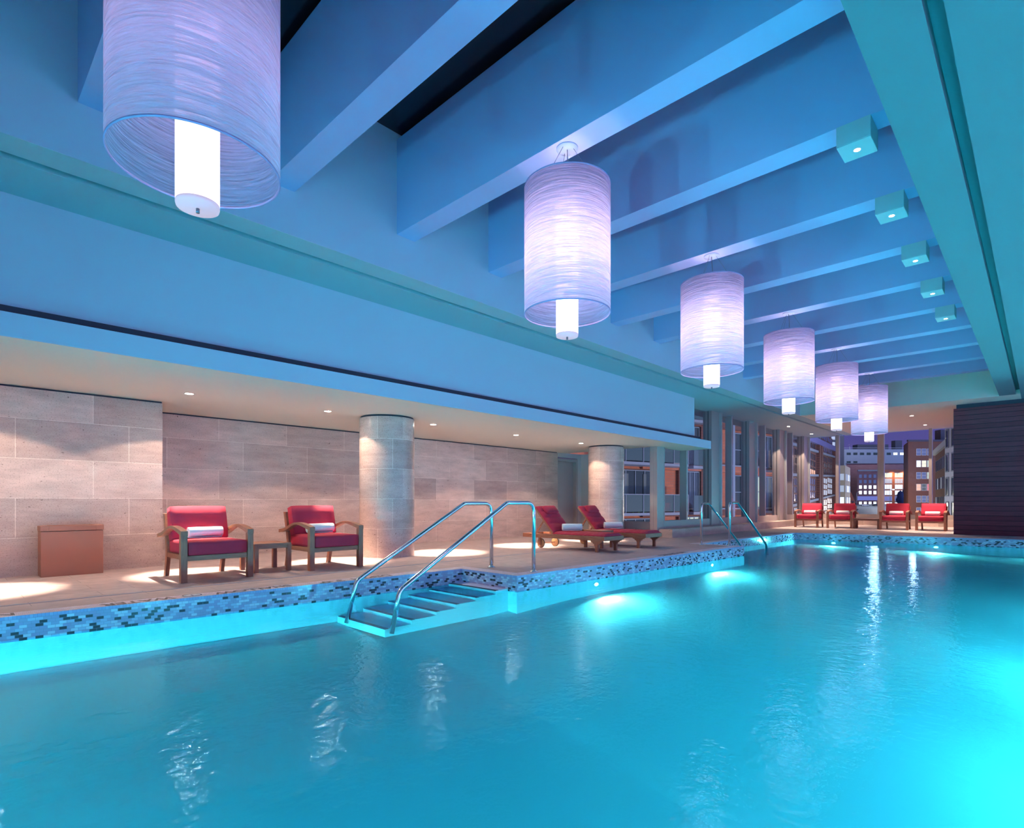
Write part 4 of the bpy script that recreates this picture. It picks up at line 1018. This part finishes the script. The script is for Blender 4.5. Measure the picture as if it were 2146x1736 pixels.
# D: lit block at the end of the street, two halves
r, L = building('end_block', 'brick block closing the street with rows of lit windows', 'building', (-98.0, 470.0), (-84.5, 482.5), 20, -3, 23.4, 'brick_purple', skew=0.6)
for k in range(6):
    for j in range(5):
        z = 18.5-k*4.0
        win(r, 1.2+j*3.5, 3.3+j*3.5, z, z+2.5, ['pane_blue', 'pane_blue', 'lit_white', 'lit_white', 'lit_blue', 'lit_white'][k], 'brick_purple')
part(r, 'cornice', 'sill_stone', (0, L, -0.8, 0, 23.4, 24.4)); part(r, 'awning_band', 'lit_blue', (0, L, -0.5, 0, 2.0, 5.0))
r, L = building('end_block', 'floodlit orange end block with large lit windows at the street end', 'building', (-84.5, 482.5), (-71.0, 494.0), 20, -3, 24.5, 'brick_orange', skew=0.6)
for k in range(6):
    for j in range(2):
        z = 19.0-k*4.3
        win(r, 1.2+j*7.6, 6.4+j*7.6, z, z+3.0, ['lit_yellow', 'lit_cool', 'lit_white', 'lit_white', 'lit_blue', 'lit_white'][k], 'facade_pale', cols=3, rows=1, t=0.3)
for x in (7.2, 15.0): lamp('SPOT', 'facade_flood', (-84.5+x*0.76+2, 482.5+x*0.65-3.5, 25), 9000, (1.0, 0.55, 0.2), rot=(math.radians(20), 0, 0.7), spot_size=1.6, spot_blend=0.8, shadow_soft_size=0.5)
# E, G: long dark and pale blocks behind
r, L = building('warehouse', 'long dark purple block behind the end of the street', 'building', (-112.0, 501.0), (-62.0, 545.0), 20, -5, 31.0, 'brick_purple', skew=0.6); part(r, 'parapet', 'facade_dark', (0, L, -0.4, 1, 31.0, 31.4))
r, L = building('long_block', 'long pale grey flat-roofed block on the skyline with a few lit windows', 'building', (-132.0, 538.0), (-76.0, 592.0), 20, 0, 46.5, 'facade_grey', skew=0.6)
for j in range(13):
    win(r, 2+j*5.8, 5.6+j*5.8, 41.5, 43.6, 'lit_white' if j in (0, 9, 10, 11) else 'pane_dark', 'facade_grey')
for j in range(4): win(r, 2+j*5.8, 5.6+j*5.8, 34.5, 36.2, 'pane_dark', 'facade_grey')
part(r, 'roof_plant', 'facade_dark', (25, 52, 3, 10, 46.5, 51.0), (58, 64, 3, 8, 46.5, 54.5)); part(r, 'roof_rail', 'pole_grey', (2, 75, -0.2, 0, 47.5, 47.8), (8, 8.4, -0.2, 0, 46.5, 49.5), (16, 16.4, -0.2, 0, 46.5, 49.0))
r, L = building('water_tank_house', 'small dark rooftop tower left of the wide post', 'building', (-127.0, 531.0), (-121.5, 536.0), 6, 0, 57.0, 'facade_dark')
# C: dark brick tower on the right
r, L = building('brick_tower', 'tall dark brick warehouse tower with triple windows right of the wide post', 'building', (-35.7, 249.5), (-22.5, 261.5), 14, -25, 23.2, 'brick_brown', skew=0.55)
part(r, 'parapet', 'facade_dark', (-0.2, L, -0.3, 0.5, 23.2, 23.9))
PN = [['pane_blue']*3, ['lit_white', 'lit_yellow', 'lit_green'], ['pane_blue', 'pane_blue', 'lit_green'], ['lit_orange', 'curtain', 'lit_red'], ['pane_blue']*3, ['pane_blue', 'lit_cool', 'pane_blue'], ['curtain', 'curtain', 'curtain'], ['lit_white']*3]
for k in range(8):
    z = 18.2-k*4.35
    for j in range(3): win(r, 3.0+j*1.95, 4.5+j*1.95, z, z+2.3, PN[k][j], 'facade_pale', rows=2, t=0.10)
    for j in range(2): win(r, 12.8+j*2.2, 14.4+j*2.2, z, z+2.3, 'pane_blue' if k != 3 else 'lit_white', 'facade_pale', rows=2, t=0.10)
part(r, 'red_sign', 'lit_red', (2.6, 8.6, -0.4, -0.1, -17.0, -15.8)); part(r, 'roof_tank', 'facade_dark', (14, 17, 3, 6, 23.2, 28.0))
# right-hand grey block and stone corner
r, L = building('grey_block', 'grey block with a pale cornice and narrow windows at the far side of the street', 'building', (-18.4, 166.0), (-11.3, 126.4), 0.6, -25, 12.0, 'brick_brown')
P0_, P1_ = (-18.4, 166.0), (-11.3, 126.4)
part(r, 'cornice', 'facade_pale', (0, L, -0.5, 0.6, 12.0, 13.2))
for k in range(7):
    for j in range(9): win(r, 2+j*4.2, 4.0+j*4.2, 8.0-k*4.2, 10.4-k*4.2, random.choice(['pane_blue', 'lit_cool', 'curtain', 'pane_dark']), 'facade_grey')
r, L = building('stone_block', 'pale stone facade with tall narrow windows beside the dark plank wall', 'building', (-12.1, 121.0), (-8.9, 113.0), 0.6, -25, 26.0, 'facade_pale')
for k in range(9):
    for j in range(3): win(r, 0.8+j*2.7, 1.9+j*2.7, 18.5-k*4.1, 21.3-k*4.1, 'pane_dark', 'sill_stone', y=-0.05, t=0.2)
# street: a ramp rising away from the building
m = MB(); m.quad([(-75, 60, -17.0), (10, 90, -17.0), (-40, 540, 0.5), (-130, 490, 0.5)]); st = m.build('street', 'asphalt')
struct(st, 'wide grey street rising away between the buildings', 'street')
def car(loc, rz, mat, label):
    r = empty('car', loc, rz); tag(r, label, 'car', 'cars on the street')
    m = MB(); m.prism([(-2.2, 0.35), (2.2, 0.35), (2.25, 0.8), (1.3, 0.95), (0.7, 1.45), (-1.2, 1.45), (-1.9, 0.95), (-2.25, 0.85)], 'y', -0.9, 0.9); m.build('body', mat, r, bevel=0.05)
    m = MB(); m.prism([(1.15, 0.97), (0.68, 1.38), (-1.15, 1.38), (-1.75, 0.97)], 'y', -0.92, 0.92); m.build('glazing', 'pane_dark', r)
    for x in (-1.35, 1.4):
        for y in (-0.92, 0.72):
            m = MB(); m.cyl((x, y, 0.33), 0.33, 0, 0.2, 16, 'y'); m.build('wheel', 'rubber', r)
car((-88.5, 446.0, -2.2), 0.72, 'car_white', 'pale car crossing at the end of the street')
car((-83.0, 452.0, -2.0), 0.72, 'car_dark', 'dark car beside the pale one at the street end')
def street_lamp(loc, h, label):
    r = empty('street_lamp', loc); tag(r, label, 'street lamp', 'street lamps')
    m = MB(); m.tube([(0, 0, 0), (0, 0, h-1), (0.3, 0, h-0.2), (1.6, 0, h)], 0.14, 8); m.build('pole', 'pole_grey', r)
    m = MB(); m.lathe([(0.001, -0.35), (0.55, -0.2), (0.55, 0.1), (0.001, 0.2)], (1.8, 0, h), 16); m.build('bulb', 'street_bulb', r)
    return r
street_lamp((-71.5, 432.0, -3.5), 12.5, 'street lamp with a bright globe before the end block'); street_lamp((-89.0, 425.0, -3.5), 11.0, 'street lamp left of the wide post at the street end')
street_lamp((-66.5, 420.0, -3.8), 9.5, 'street lamp farther right near the corner trees')
m = MB()
for k in range(6):
    m.lathe([(0.01, 0), (1.5, 1.2), (1.9, 3), (1.2, 5), (0.01, 6)], (random.uniform(-1.5, 1.5), random.uniform(-2, 2), random.uniform(2, 9)), 9)
m.cyl((0, 0, 0), 0.3, 0, 5, 8)
tb = m.build('street_tree', 'leaf_dark'); tb.location = (-61.5, 410.0, -4.5); tag(tb, 'dark bluish tree at the corner before the brick tower', 'tree')

# outdoor fill: unseen lamps added along the street to brighten the facades
def aim(a, b): return (Vector(b)-Vector(a)).to_track_quat('-Z', 'Y').to_euler()
lamp('SPOT', 'street_fill', (2, 38, -6), 9000, (1.0, 0.72, 0.50), rot=aim((2, 38, -6), (-18, 41, 2)), spot_size=1.5, spot_blend=0.6, shadow_soft_size=0.5)
lamp('POINT', 'street_fill', (-17.0, 85.0, -3.0), 2500, (1.0, 0.75, 0.55), shadow_soft_size=1.0)
lamp('POINT', 'street_fill', (-22.0, 115.0, -3.0), 3000, (0.9, 0.85, 1.0), shadow_soft_size=1.0)
lamp('POINT', 'street_fill', (-42.0, 235.0, -3.0), 14000, (1.0, 0.72, 0.45), shadow_soft_size=2.0)
lamp('POINT', 'street_fill', (-75.0, 430.0, 14.0), 16000, (0.85, 0.85, 1.0), shadow_soft_size=3.0)
lamp('POINT', 'street_fill', (-25.0, 225.0, 0.0), 12000, (1.0, 0.8, 0.75), shadow_soft_size=2.0)
lamp('POINT', 'street_fill', (-40.0, 160.0, 0.0), 7000, (1.0, 0.9, 0.7), shadow_soft_size=2.0)
lamp('POINT', 'street_fill', (-13.5, 95.0, 4.0), 2200, (0.95, 0.9, 1.0), shadow_soft_size=1.0)
lamp('POINT', 'street_fill', (-90.0, 500.0, 60.0), 60000, (0.8, 0.85, 1.0), shadow_soft_size=3.0)
